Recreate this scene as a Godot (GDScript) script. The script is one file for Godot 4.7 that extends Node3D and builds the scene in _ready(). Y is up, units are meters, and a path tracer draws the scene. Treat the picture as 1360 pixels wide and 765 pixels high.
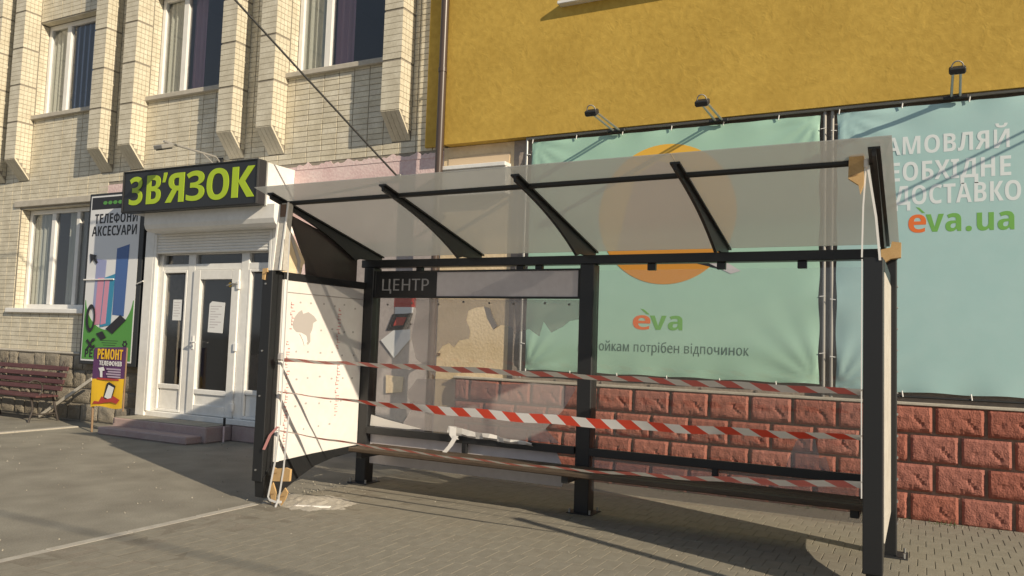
extends Node3D

var rng := RandomNumberGenerator.new()
var used := {}
var texs := {}
var F_BOLD: SystemFont
var F_REG: SystemFont

# ------------------------------------------------------------------ helpers: names and nodes
func numbered(called: String) -> String:
	if not used.has(called):
		used[called] = 0
		return called
	used[called] += 1
	return "%s_%03d" % [called, used[called]]

func thing(called: String, label: String, category: String, group := "", at := Vector3.ZERO) -> Node3D:
	var o := Node3D.new()
	o.name = numbered(called)
	add_child(o)
	o.position = at
	o.set_meta("label", label)
	o.set_meta("category", category)
	if group: o.set_meta("group", group)
	return o

func part(called: String, shape, m: Material, parent: Node3D, at := Vector3.ZERO) -> MeshInstance3D:
	var o := MeshInstance3D.new()
	var me: Mesh = shape.commit() if shape is SurfaceTool else shape
	o.mesh = me
	o.material_override = m
	o.name = called
	parent.add_child(o, true)
	o.position = at - (parent.position if parent.get_parent() == self else Vector3.ZERO)
	return o

func struct(called: String, shape, m: Material) -> MeshInstance3D:
	var o := part(called, shape, m, self)
	o.set_meta("kind", "structure")
	return o

# ------------------------------------------------------------------ helpers: shapes
func S() -> SurfaceTool:
	var st := SurfaceTool.new()
	st.begin(Mesh.PRIMITIVE_TRIANGLES)
	return st

func tri(st: SurfaceTool, a: Vector3, b: Vector3, c: Vector3, n: Vector3) -> void:
	# a, b, c in any order: wound so that the front looks along n
	if (b - a).cross(c - a).dot(n) > 0.0:
		var t := b; b = c; c = t
	for p in [a, b, c]:
		st.set_normal(n)
		st.set_uv(Vector2(p.x + p.z, -p.y))
		st.add_vertex(p)

func quad(st: SurfaceTool, a: Vector3, b: Vector3, c: Vector3, d: Vector3, out: Vector3) -> void:
	var n := (c - a).cross(d - b).normalized()
	if n.dot(out) < 0.0: n = -n
	tri(st, a, b, c, n)
	tri(st, a, c, d, n)

func hexa(st: SurfaceTool, p: Array) -> void:
	# eight corners: 0-3 one end (ring), 4-7 the other
	var c := Vector3.ZERO
	for q in p: c += q / 8.0
	for f in [[0, 1, 2, 3], [4, 5, 6, 7], [0, 1, 5, 4], [1, 2, 6, 5], [2, 3, 7, 6], [3, 0, 4, 7]]:
		var m: Vector3 = (p[f[0]] + p[f[1]] + p[f[2]] + p[f[3]]) / 4.0
		quad(st, p[f[0]], p[f[1]], p[f[2]], p[f[3]], m - c)

func bx(st: SurfaceTool, x0: float, x1: float, y0: float, y1: float, z0: float, z1: float) -> void:
	hexa(st, [Vector3(x0, y0, z0), Vector3(x1, y0, z0), Vector3(x1, y1, z0), Vector3(x0, y1, z0), Vector3(x0, y0, z1), Vector3(x1, y0, z1), Vector3(x1, y1, z1), Vector3(x0, y1, z1)])

func bb(st: SurfaceTool, x0: float, x1: float, y0: float, y1: float, z0: float, z1: float, bev := 0.006, tf := Transform3D.IDENTITY) -> void:
	# box with chamfered edges
	var c := Vector3((x0 + x1) / 2, (y0 + y1) / 2, (z0 + z1) / 2)
	var h := Vector3(absf(x1 - x0) / 2, absf(y1 - y0) / 2, absf(z1 - z0) / 2)
	bev = minf(bev, minf(h.x, minf(h.y, h.z)) * 0.6)
	var P := func(ax: int, s: Vector3) -> Vector3:
		var v := Vector3.ZERO
		for i in 3: v[i] = s[i] * (h[i] if i == ax else h[i] - bev)
		return tf * (c + v)
	for a in 3:
		var b := (a + 1) % 3
		var d := (a + 2) % 3
		for sa in [-1.0, 1.0]:
			var q := []
			for k in [[-1.0, -1.0], [1.0, -1.0], [1.0, 1.0], [-1.0, 1.0]]:
				var s := Vector3.ZERO
				s[a] = sa; s[b] = k[0]; s[d] = k[1]
				q.append(P.call(a, s))
			var o := Vector3.ZERO
			o[a] = sa
			quad(st, q[0], q[1], q[2], q[3], tf.basis * o)
			for sb in [-1.0, 1.0]:
				var s1 := Vector3.ZERO
				s1[a] = sa; s1[b] = sb; s1[d] = -1.0
				var s2 := s1
				s2[d] = 1.0
				var o2 := Vector3.ZERO
				o2[a] = sa; o2[b] = sb
				quad(st, P.call(a, s1), P.call(a, s2), P.call(b, s2), P.call(b, s1), tf.basis * o2)
	for sx in [-1.0, 1.0]:
		for sy in [-1.0, 1.0]:
			for sz in [-1.0, 1.0]:
				var s := Vector3(sx, sy, sz)
				tri(st, P.call(0, s), P.call(1, s), P.call(2, s), tf.basis * s.normalized())

func tube(st: SurfaceTool, pts: Array, r: float, sides := 8, caps := true) -> void:
	var rings := []
	var up := Vector3(0.13, 0.97, 0.21).normalized()
	for i in pts.size():
		var d: Vector3 = (pts[mini(i + 1, pts.size() - 1)] - pts[maxi(i - 1, 0)]).normalized()
		if absf(d.dot(up)) > 0.98: up = Vector3(0.8, 0.1, 0.59).normalized()
		var u := d.cross(up).normalized()
		var v := u.cross(d).normalized()
		var ring := []
		for k in sides:
			var a := TAU * k / sides
			ring.append(pts[i] + (u * cos(a) + v * sin(a)) * r)
		rings.append(ring)
	for i in pts.size() - 1:
		for k in sides:
			var k2 := (k + 1) % sides
			var q := [rings[i][k], rings[i][k2], rings[i + 1][k2], rings[i + 1][k]]
			var ce := [pts[i], pts[i], pts[i + 1], pts[i + 1]]
			for t in [[0, 1, 2], [0, 2, 3]]:
				var fn: Vector3 = (q[t[1]] - q[t[0]]).cross(q[t[2]] - q[t[0]])
				var o3: Vector3 = (q[t[0]] + q[t[1]] + q[t[2]]) / 3.0 - (ce[t[0]] + ce[t[1]] + ce[t[2]]) / 3.0
				var w: Array = [t[0], t[2], t[1]] if fn.dot(o3) > 0.0 else t
				for j in w:
					st.set_normal(((q[j] as Vector3) - (ce[j] as Vector3)).normalized())
					st.set_uv(Vector2(0, 0))
					st.add_vertex(q[j])
	if caps:
		for e in [0, pts.size() - 1]:
			var out: Vector3 = (pts[0] - pts[1]) if e == 0 else (pts[e] - pts[e - 1])
			for k in range(1, sides - 1):
				tri(st, rings[e][0], rings[e][k], rings[e][k + 1], out.normalized())

func prism(st: SurfaceTool, poly: PackedVector2Array, d0: float, d1: float, plane := "xy") -> void:
	# polygon extruded along the missing axis; plane xy -> (x, y), zy -> (z, y)
	var to := func(p: Vector2, d: float) -> Vector3:
		return Vector3(p.x, p.y, d) if plane == "xy" else Vector3(d, p.y, p.x)
	var ax: Vector3 = to.call(Vector2.ZERO, 1.0)
	var ids := Geometry2D.triangulate_polygon(poly)
	for i in range(0, ids.size(), 3):
		tri(st, to.call(poly[ids[i]], d0), to.call(poly[ids[i + 1]], d0), to.call(poly[ids[i + 2]], d0), ax * signf(d0 - d1))
		tri(st, to.call(poly[ids[i]], d1), to.call(poly[ids[i + 1]], d1), to.call(poly[ids[i + 2]], d1), ax * signf(d1 - d0))
	var sgn := -1.0 if Geometry2D.is_polygon_clockwise(poly) else 1.0
	for i in poly.size():
		var a := poly[i]
		var b := poly[(i + 1) % poly.size()]
		var e := (b - a)
		var o := Vector2(e.y, -e.x) * sgn
		quad(st, to.call(a, d0), to.call(b, d0), to.call(b, d1), to.call(a, d1), to.call(o, 0.0))

func pv(a: Array) -> PackedVector2Array:
	var r := PackedVector2Array()
	for i in range(0, a.size(), 2): r.append(Vector2(a[i], a[i + 1]))
	return r

func ellipse(cx: float, cy: float, rx: float, ry: float, n := 40, a0 := 0.0, a1 := TAU) -> PackedVector2Array:
	var r := PackedVector2Array()
	var m := n if a1 - a0 > TAU - 0.01 else n + 1
	for i in m:
		var a := a0 + (a1 - a0) * i / n
		r.append(Vector2(cx + cos(a) * rx, cy + sin(a) * ry))
	return r

func cells(x0: float, x1: float, y0: float, y1: float, holes: Array) -> Array:
	# rectangle minus rectangular holes, as rectangles
	var xs := [x0, x1]
	var ys := [y0, y1]
	for h in holes:
		for v in [h[0], h[1]]:
			if v > x0 and v < x1 and not xs.has(v): xs.append(v)
		for v in [h[2], h[3]]:
			if v > y0 and v < y1 and not ys.has(v): ys.append(v)
	xs.sort(); ys.sort()
	var r := []
	for i in xs.size() - 1:
		for j in ys.size() - 1:
			var c := Vector2((xs[i] + xs[i + 1]) / 2, (ys[j] + ys[j + 1]) / 2)
			var free := true
			for h in holes:
				if c.x > h[0] and c.x < h[1] and c.y > h[2] and c.y < h[3]: free = false
			if free: r.append([xs[i], xs[i + 1], ys[j], ys[j + 1]])
	return r

func frame(st: SurfaceTool, x0: float, x1: float, y0: float, y1: float, w: float, z0: float, z1: float, bev := 0.006) -> void:
	bb(st, x0, x0 + w, y0, y1, z0, z1, bev)
	bb(st, x1 - w, x1, y0, y1, z0, z1, bev)
	bb(st, x0 + w, x1 - w, y0, y0 + w, z0, z1 - 0.002, bev)
	bb(st, x0 + w, x1 - w, y1 - w, y1, z0, z1 - 0.002, bev)

func words(called: String, txt: String, x0: float, x1: float, y0: float, y1: float, z: float, depth: float, m: Material, parent: Node3D, bold := true) -> MeshInstance3D:
	var t := TextMesh.new()
	t.font = F_BOLD if bold else F_REG
	t.font_size = 64
	t.pixel_size = 0.01
	t.depth = 0.1
	t.text = txt
	t.curve_step = 1.0
	var o := part(called, t, m, parent)
	var b := t.get_aabb()
	var sx := (x1 - x0) / maxf(b.size.x, 0.001)
	var sy := (y1 - y0) / maxf(b.size.y, 0.001)
	o.scale = Vector3(sx, sy, depth / 0.1)
	o.position = Vector3(x0 - b.position.x * sx, y0 - b.position.y * sy, z + depth / 2) - (parent.position if parent.get_parent() == self else Vector3.ZERO)
	return o

# ------------------------------------------------------------------ helpers: materials
func noise(sd: int, freq: float, type := FastNoiseLite.TYPE_SIMPLEX_SMOOTH, oct := 4, warp := 0.0) -> FastNoiseLite:
	var n := FastNoiseLite.new()
	n.seed = sd
	n.noise_type = type
	n.frequency = freq
	n.fractal_octaves = oct
	if warp > 0.0:
		n.domain_warp_enabled = true
		n.domain_warp_amplitude = warp
		n.domain_warp_frequency = freq
	return n

func gray(n: FastNoiseLite, size: int) -> PackedByteArray:
	var im := n.get_seamless_image(size, size)
	im.convert(Image.FORMAT_L8)
	return im.get_data()

func mottled(sd: int, a: Color, b: Color, f1: float, f2: float, mix2 := 0.5, size := 512) -> ImageTexture:
	# two layers of noise between two sRGB tones
	var g1 := gray(noise(sd, f1), size)
	var g2 := gray(noise(sd + 7, f2), size)
	var out := PackedByteArray()
	out.resize(size * size * 3)
	var a0 := a.r8; var a1 := a.g8; var a2 := a.b8
	var b0 := b.r8; var b1 := b.g8; var b2 := b.b8
	for i in size * size:
		var t := (g1[i] * (1.0 - mix2) + g2[i] * mix2) / 255.0
		t = clampf((t - 0.5) * 1.5 + 0.5, 0.0, 1.0)
		out[i * 3] = int(a0 + (b0 - a0) * t)
		out[i * 3 + 1] = int(a1 + (b1 - a1) * t)
		out[i * 3 + 2] = int(a2 + (b2 - a2) * t)
	var im := Image.create_from_data(size, size, false, Image.FORMAT_RGB8, out)
	im.generate_mipmaps()
	return ImageTexture.create_from_image(im)

func relief(n: FastNoiseLite, size := 512) -> ImageTexture:
	var im := n.get_seamless_image(size, size)
	im.convert(Image.FORMAT_L8)
	return ImageTexture.create_from_image(im)

func mat(r: float, g: float, b: float, rough := 0.7, metal := 0.0) -> StandardMaterial3D:
	# linear base colour
	var m := StandardMaterial3D.new()
	m.albedo_color = Color(r, g, b).linear_to_srgb()
	m.roughness = rough
	m.metallic = metal
	m.cull_mode = BaseMaterial3D.CULL_DISABLED
	return m

func tmat(tex: Texture2D, scale: float, rough := 0.85, bump: Texture2D = null, bump_cm := 0.0, tint := Color(1, 1, 1)) -> StandardMaterial3D:
	var m := StandardMaterial3D.new()
	m.albedo_color = tint
	m.albedo_texture = tex
	m.roughness = rough
	m.uv1_triplanar = true
	m.uv1_world_triplanar = true
	m.uv1_scale = Vector3.ONE * scale
	m.cull_mode = BaseMaterial3D.CULL_DISABLED
	if bump:
		m.heightmap_enabled = true
		m.heightmap_texture = bump
		m.heightmap_scale = bump_cm
	return m

func glass(alpha: float, r := 0.05, g := 0.06, b := 0.06) -> StandardMaterial3D:
	var m := mat(r, g, b, 0.03)
	m.transparency = BaseMaterial3D.TRANSPARENCY_ALPHA
	m.albedo_color.a = alpha
	return m

func sheet(alpha: float, r: float, g: float, b: float, rough := 0.45) -> StandardMaterial3D:
	var m := mat(r, g, b, rough)
	m.transparency = BaseMaterial3D.TRANSPARENCY_ALPHA
	m.albedo_color.a = alpha
	return m

func srgb(r: float, g: float, b: float) -> Color:
	return Color(r, g, b).linear_to_srgb()

# ------------------------------------------------------------------ the scene
const SUN := Vector3(-2.6, -1.31, -1.0)      # the way the sunlight travels
var M := {}

func _ready() -> void:
	rng.seed = 4711
	# camera
	var cam := Camera3D.new()
	cam.name = "camera"
	cam.fov = 40.03
	cam.near = 0.05
	cam.far = 600.0
	var pitch := 0.0684593
	var roll := 0.0333997
	var yaw := -0.4782726
	var fw := Vector3(sin(yaw) * cos(pitch), sin(pitch), -cos(yaw) * cos(pitch))
	var r0 := Vector3(cos(yaw), 0, sin(yaw))
	var u0 := r0.cross(fw)
	var rr := r0 * cos(roll) + u0 * sin(roll)
	var uu := -r0 * sin(roll) + u0 * cos(roll)
	add_child(cam)
	cam.transform = Transform3D(Basis(rr, uu, -fw), Vector3(0, 1.5, 0))
	cam.current = true
	# sky and exposure
	var we := WorldEnvironment.new()
	we.name = "environment"
	var env := Environment.new()
	env.background_mode = Environment.BG_SKY
	var sm := ProceduralSkyMaterial.new()
	sm.sky_top_color = Color(0.60, 0.67, 0.76)
	sm.sky_horizon_color = Color(0.88, 0.89, 0.88)
	sm.sky_curve = 0.12
	sm.ground_bottom_color = Color(0.35, 0.33, 0.30)
	sm.ground_horizon_color = Color(0.62, 0.60, 0.56)
	var sky := Sky.new()
	sky.sky_material = sm
	env.sky = sky
	env.background_energy_multiplier = 0.72
	env.tonemap_mode = Environment.TONE_MAPPER_LINEAR
	env.tonemap_exposure = 1.05
	env.sdfgi_enabled = true
	env.ssao_enabled = true
	env.ssil_enabled = true
	we.environment = env
	add_child(we)
	# sun
	var sun := DirectionalLight3D.new()
	sun.name = "sun"
	add_child(sun)
	sun.look_at_from_position(Vector3.ZERO, SUN, Vector3.UP)
	sun.light_energy = 1.6
	sun.light_angular_distance = 0.5
	sun.light_color = Color(1.0, 0.935, 0.825)
	sun.shadow_enabled = true

	F_BOLD = SystemFont.new()
	F_BOLD.font_names = PackedStringArray(["Droid Sans"])
	F_BOLD.font_weight = 700
	F_REG = SystemFont.new()
	F_REG.font_names = PackedStringArray(["Droid Sans"])
	F_REG.font_weight = 400
	make_materials()
	make_ground()
	make_tiled_building()
	make_shop()
	make_yellow_building()
	make_banners()
	make_shelter()
	make_tapes()
	make_wrapping()
	make_street_things()
	make_wires()
	make_litter()

func make_materials() -> void:
	var fine := relief(noise(3, 0.09, FastNoiseLite.TYPE_SIMPLEX_SMOOTH, 4))
	M.black = mat(0.016, 0.017, 0.019, 0.42)
	M.black_matte = mat(0.02, 0.021, 0.023, 0.6)
	M.steel = mat(0.45, 0.45, 0.44, 0.4, 0.8)
	M.dull_steel = mat(0.33, 0.32, 0.30, 0.55, 0.3)
	M.white_pvc = tmat(mottled(31, srgb(0.74, 0.73, 0.70), srgb(0.84, 0.83, 0.81), 0.004, 0.03), 0.6, 0.35)
	M.white = mat(0.8, 0.79, 0.77, 0.6)
	M.letter_white = mat(0.72, 0.78, 0.80, 0.6)
	M.asphalt = tmat(mottled(11, srgb(0.175, 0.160, 0.128), srgb(0.305, 0.282, 0.230), 0.004, 0.16, 0.5, 1024), 0.35, 0.95, relief(noise(12, 0.16, FastNoiseLite.TYPE_SIMPLEX_SMOOTH, 3)), 0.2)
	var pt := mottled(21, srgb(0.74, 0.73, 0.71), srgb(1, 1, 1), 0.01, 0.14, 0.55)
	M.paver = []
	for c in [[0.272, 0.25, 0.202], [0.278, 0.255, 0.206], [0.266, 0.244, 0.197], [0.275, 0.25, 0.2]]:
		M.paver.append(tmat(pt, 1.3, 0.92, fine, 0.12, srgb(c[0], c[1], c[2])))
	M.paver_far = tmat(pt, 1.3, 0.92, fine, 0.12, srgb(0.273, 0.25, 0.201))
	M.joint_sand = tmat(mottled(23, srgb(0.15, 0.132, 0.10), srgb(0.27, 0.24, 0.19), 0.006, 0.12), 0.8, 0.98)
	M.kerb = tmat(mottled(25, srgb(0.36, 0.33, 0.28), srgb(0.47, 0.44, 0.38), 0.02, 0.14), 0.9, 0.93, fine, 0.2)
	var tt := mottled(41, srgb(0.72, 0.70, 0.66), srgb(1, 1, 1), 0.008, 0.06, 0.45)
	M.tile = []
	for c in [[0.75, 0.695, 0.555], [0.78, 0.73, 0.60], [0.71, 0.655, 0.52], [0.73, 0.68, 0.56]]:
		M.tile.append(tmat(tt, 0.7, 0.5, null, 0.0, srgb(c[0], c[1], c[2])))
	M.tile_far = tmat(tt, 0.7, 0.5, null, 0.0, srgb(0.742, 0.69, 0.559))
	M.mortar = tmat(mottled(43, srgb(0.25, 0.225, 0.18), srgb(0.35, 0.315, 0.26), 0.02, 0.1), 1.0, 0.95)
	M.sillstone = tmat(mottled(45, srgb(0.40, 0.37, 0.31), srgb(0.55, 0.51, 0.44), 0.015, 0.1), 0.8, 0.85)
	M.rubble = []
	for c in [[0.30, 0.265, 0.21], [0.26, 0.225, 0.175], [0.34, 0.30, 0.24]]:
		M.rubble.append(tmat(pt, 1.6, 0.93, relief(noise(48, 0.04, FastNoiseLite.TYPE_SIMPLEX, 5)), 1.2, srgb(c[0], c[1], c[2])))
	M.pink = tmat(mottled(51, srgb(0.66, 0.46, 0.46), srgb(0.84, 0.70, 0.67), 0.006, 0.07, 0.5), 0.5, 0.9, fine, 0.3)
	M.step_pink = tmat(mottled(53, srgb(0.38, 0.27, 0.26), srgb(0.44, 0.36, 0.335), 0.01, 0.07, 0.4), 0.7, 0.9, fine, 0.25)
	M.step_top = tmat(mottled(54, srgb(0.28, 0.26, 0.21), srgb(0.40, 0.37, 0.31), 0.01, 0.07, 0.4), 0.7, 0.93, fine, 0.25)
	M.dark_room = mat(0.38, 0.36, 0.33, 0.95)
	var worm := noise(61, 0.02, FastNoiseLite.TYPE_SIMPLEX_SMOOTH, 3, 38.0)
	worm.fractal_type = FastNoiseLite.FRACTAL_RIDGED
	M.stucco = tmat(mottled(62, srgb(0.455, 0.292, 0.050), srgb(0.60, 0.395, 0.078), 0.004, 0.05, 0.55, 512), 0.36, 0.88, relief(worm), 0.28)
	M.cream = tmat(mottled(64, srgb(0.64, 0.50, 0.315), srgb(0.78, 0.64, 0.44), 0.006, 0.05, 0.4), 0.5, 0.9, fine, 0.3)
	M.grey_wall = tmat(mottled(66, srgb(0.26, 0.22, 0.19), srgb(0.36, 0.31, 0.27), 0.006, 0.06, 0.4), 0.5, 0.92, fine, 0.4)
	M.brick = []
	var bt := mottled(71, srgb(0.74, 0.70, 0.68), srgb(1, 1, 1), 0.012, 0.06, 0.4)
	for c in [[0.36, 0.128, 0.090], [0.39, 0.145, 0.105], [0.33, 0.115, 0.082], [0.37, 0.145, 0.112]]:
		M.brick.append(tmat(bt, 1.6, 0.88, relief(noise(74, 0.05, FastNoiseLite.TYPE_SIMPLEX, 5)), 0.4, srgb(c[0], c[1], c[2])))
	M.brick_mortar = tmat(mottled(76, srgb(0.24, 0.16, 0.12), srgb(0.38, 0.28, 0.22), 0.02, 0.1), 1.2, 0.95)
	M.banner_a = tmat(mottled(81, srgb(0.36, 0.58, 0.465), srgb(0.39, 0.61, 0.49), 0.004, 0.02), 0.4, 0.5)
	M.banner_b = tmat(mottled(83, srgb(0.375, 0.575, 0.575), srgb(0.41, 0.605, 0.605), 0.004, 0.02), 0.4, 0.5)
	M.banner_back = mat(0.5, 0.5, 0.48, 0.8)
	M.yolk = mat(0.80, 0.46, 0.06, 0.55)
	M.peach = mat(0.52, 0.26, 0.14, 0.55)
	M.orange = mat(0.75, 0.17, 0.035, 0.55)
	M.leaf_green = mat(0.17, 0.42, 0.09, 0.55)
	M.slogan = mat(0.10, 0.17, 0.14, 0.6)
	M.roof_sheet = sheet(0.66, 0.31, 0.315, 0.315, 0.3)
	M.roof_sheet.backlight_enabled = true
	M.roof_sheet.backlight = Color(0.80, 0.81, 0.80)
	M.glass = glass(0.05, 0.2, 0.22, 0.2)
	M.window_glass = glass(0.12, 0.02, 0.03, 0.05)
	M.film = sheet(0.34, 0.50, 0.46, 0.45, 0.4)
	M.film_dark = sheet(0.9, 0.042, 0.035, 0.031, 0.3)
	M.film_white = sheet(0.8, 0.75, 0.73, 0.70, 0.35)
	M.board = tmat(mottled(91, srgb(0.74, 0.70, 0.68), srgb(0.81, 0.78, 0.765), 0.004, 0.03), 0.6, 0.6)
	M.board_grey = tmat(mottled(93, srgb(0.50, 0.475, 0.49), srgb(0.58, 0.555, 0.57), 0.004, 0.03), 0.6, 0.55)
	M.foam = tmat(mottled(95, srgb(0.42, 0.39, 0.35), srgb(0.58, 0.55, 0.50), 0.008, 0.05), 0.8, 0.7)
	M.red_print = mat(0.62, 0.30, 0.29, 0.7)
	M.dot_print = mat(0.16, 0.15, 0.14, 0.7)
	M.torn = mat(0.45, 0.42, 0.405, 0.8)
	M.wood = tmat(mottled(97, srgb(0.055, 0.037, 0.024), srgb(0.105, 0.074, 0.05), 0.01, 0.08), 1.0, 0.7, fine, 0.2)
	M.wood.uv1_scale = Vector3(0.25, 2.5, 2.5)
	M.maroon = tmat(mottled(99, srgb(0.075, 0.028, 0.03), srgb(0.14, 0.06, 0.058), 0.01, 0.08), 1.0, 0.6)
	M.maroon.uv1_scale = Vector3(0.3, 2.0, 2.0)
	M.cardboard = tmat(mottled(101, srgb(0.50, 0.32, 0.14), srgb(0.60, 0.40, 0.19), 0.01, 0.08), 1.4, 0.85)
	M.tape_red = mat(0.68, 0.075, 0.04, 0.4)
	M.tape_red.backlight_enabled = true
	M.tape_red.backlight = Color(0.5, 0.08, 0.06)
	M.tape_white = mat(0.78, 0.75, 0.73, 0.4)
	M.tape_white.backlight_enabled = true
	M.tape_white.backlight = Color(0.5, 0.5, 0.5)
	M.strap = mat(0.82, 0.80, 0.77, 0.4)
	M.lime = mat(0.40, 0.55, 0.025, 0.45)
	M.sign_black = mat(0.022, 0.024, 0.027, 0.4)
	M.purple = mat(0.10, 0.035, 0.12, 0.5)
	M.poster_yellow = mat(0.85, 0.52, 0.02, 0.5)
	M.poster_white = mat(0.72, 0.73, 0.75, 0.45)
	M.poster_green = mat(0.09, 0.30, 0.06, 0.45)
	M.ink = mat(0.02, 0.02, 0.025, 0.5)
	M.phone_blue = mat(0.06, 0.13, 0.34, 0.4)
	M.phone_pale = mat(0.30, 0.33, 0.55, 0.4)
	M.phone_pink = mat(0.60, 0.27, 0.38, 0.4)
	M.phone_teal = mat(0.04, 0.25, 0.42, 0.4)
	M.red_patch = mat(0.45, 0.05, 0.04, 0.5)
	M.blind = mat(0.20, 0.27, 0.42, 0.7)
	M.curtain = mat(0.55, 0.58, 0.52, 0.85)
	M.mauve = mat(0.42, 0.27, 0.33, 0.85)
	M.pipe = mat(0.075, 0.052, 0.042, 0.35)
	M.cable = mat(0.02, 0.02, 0.02, 0.6)
	M.bench_iron = mat(0.055, 0.045, 0.04, 0.6)
	M.grey_plaster = tmat(mottled(57, srgb(0.33, 0.29, 0.285), srgb(0.46, 0.41, 0.40), 0.006, 0.06, 0.4), 0.5, 0.9)
	M.tape_pink = mat(0.66, 0.20, 0.18, 0.4)
	M.tape_pink.backlight_enabled = true
	M.tape_pink.backlight = Color(0.5, 0.15, 0.14)
	M.paper = mat(0.75, 0.76, 0.76, 0.7)

# ------------------------------------------------------------------ ground
func make_ground() -> void:
	var g := S()
	quad(g, Vector3(-150, 0, -150), Vector3(150, 0, -150), Vector3(150, 0, 150), Vector3(-150, 0, 150), Vector3.UP)
	struct("ground", g, M.asphalt)
	var px0 := -5.12
	var px1 := 2.4
	var pz0 := -8.19
	var pz1 := -2.4
	var b := S()
	quad(b, Vector3(px0, 0.0178, pz0), Vector3(px1, 0.0125, pz0), Vector3(px1, 0.0125, pz1), Vector3(px0, 0.0178, pz1), Vector3.UP)
	var pav := struct("pavement", b, M.joint_sand)
	var w := 0.112
	var l := 0.222
	var gap := 0.006
	var shape := S()
	paver_shape(shape, Vector3.ZERO, w - gap, l - gap, 0.014, Vector3.UP)
	var mesh := shape.commit()
	var spots := []
	var row := 0
	var z := pz0
	while z < pz1 - l:
		var x := px0 + (0.0 if row % 2 == 0 else w / 2)
		while x < px1 - w:
			spots.append(Vector3(x + w / 2, 0.004, z + l / 2))
			x += w
		z += l
		row += 1
	# the nearest to the lens that lie inside the frame come first
	var score := func(p: Vector3) -> float:
		var d := p.distance_to(Vector3(0, 1.5, 0))
		if p.z > -6.0 and p.x > p.z * 0.10 - 0.0 + 0.55: d += 50.0
		if p.z > -4.9: d += 50.0
		if p.x > 1.1: d += 50.0
		return d
	spots.sort_custom(func(a, c): return score.call(a) < score.call(c))
	var rest := S()
	for i in spots.size():
		var p: Vector3 = spots[i]
		p.y += rng.randf_range(-0.0007, 0.0007)
		var tilt := Vector3(rng.randfn(0, 0.004), 1, rng.randfn(0, 0.004)).normalized()
		var k := rng.randi() % 4
		if i < 300:
			var o := part("paver", mesh, M.paver[k], pav, p)
			o.rotation = Vector3(rng.randfn(0, 0.003), rng.randfn(0, 0.008), rng.randfn(0, 0.003))
		else:
			paver_shape(rest, p, w - gap, l - gap, 0.014, tilt)
	var ro := part("paver_field", rest, M.paver_far, pav)
	ro.set_meta("kind", "stuff")
	# flush concrete kerbs between asphalt and pavers
	var kb := MeshInstance3D.new()
	var base := S()
	bx(base, -5.215, -5.125, -0.05, 0.006, -5.25, -0.5)
	kb = struct("kerb", base, M.kerb)
	for i in 7:
		var ks := S()
		var z0 := -5.24 + i * 0.62
		bb(ks, -5.213 + rng.randf_range(-0.006, 0.006), -5.127, 0.0, 0.016 + rng.randf_range(-0.003, 0.004), z0, z0 + 0.61, 0.006)
		part("kerb_stone", ks, M.kerb, kb)
	var base2 := S()
	bx(base2, -11.42, -11.30, -0.05, 0.006, -7.75, -3.0)
	var kb2 := struct("kerb_by_bench", base2, M.kerb)
	for i in 5:
		var ks := S()
		var z0 := -7.74 + i * 0.95
		bb(ks, -11.415, -11.305, 0.0, 0.018, z0, z0 + 0.94, 0.006)
		part("kerb_stone", ks, M.kerb, kb2)

func paver_shape(st: SurfaceTool, p: Vector3, w: float, l: float, h: float, up: Vector3) -> void:
	var c := 0.002
	var bt := func(sx: float, sz: float, inn: float, y: float) -> Vector3:
		var v := Vector3(sx * (w / 2 - inn), y, sz * (l / 2 - inn))
		v.y -= (up.x * v.x + up.z * v.z)
		return p + v
	var t := [bt.call(-1, -1, c, h), bt.call(1, -1, c, h), bt.call(1, 1, c, h), bt.call(-1, 1, c, h)]
	var m := [bt.call(-1, -1, 0, h - c), bt.call(1, -1, 0, h - c), bt.call(1, 1, 0, h - c), bt.call(-1, 1, 0, h - c)]
	var b := [bt.call(-1, -1, 0, -0.003), bt.call(1, -1, 0, -0.003), bt.call(1, 1, 0, -0.003), bt.call(-1, 1, 0, -0.003)]
	quad(st, t[0], t[1], t[2], t[3], Vector3.UP)
	for i in 4:
		var j := (i + 1) % 4
		var o: Vector3 = ((m[i] + m[j]) / 2 - p) * Vector3(1, 0, 1)
		quad(st, t[i], t[j], m[j], m[i], o + Vector3.UP * 0.1)
		quad(st, m[i], m[j], b[j], b[i], o)

# ------------------------------------------------------------------ tiled building
const ZT := -8.30
const PIL := [[-14.95, -14.65], [-14.25, -13.95], [-12.0, -11.71], [-11.25, -10.96], [-9.07, -8.79], [-8.30, -8.01], [-6.14, -5.85]]
const WIN := [[-13.95, -12.0, 5.20, 6.90], [-10.96, -9.07, 5.20, 6.90], [-8.01, -6.14, 5.20, 6.90]]
const LOWWIN := [-14.12, -12.15, 1.80, 3.56]

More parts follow.
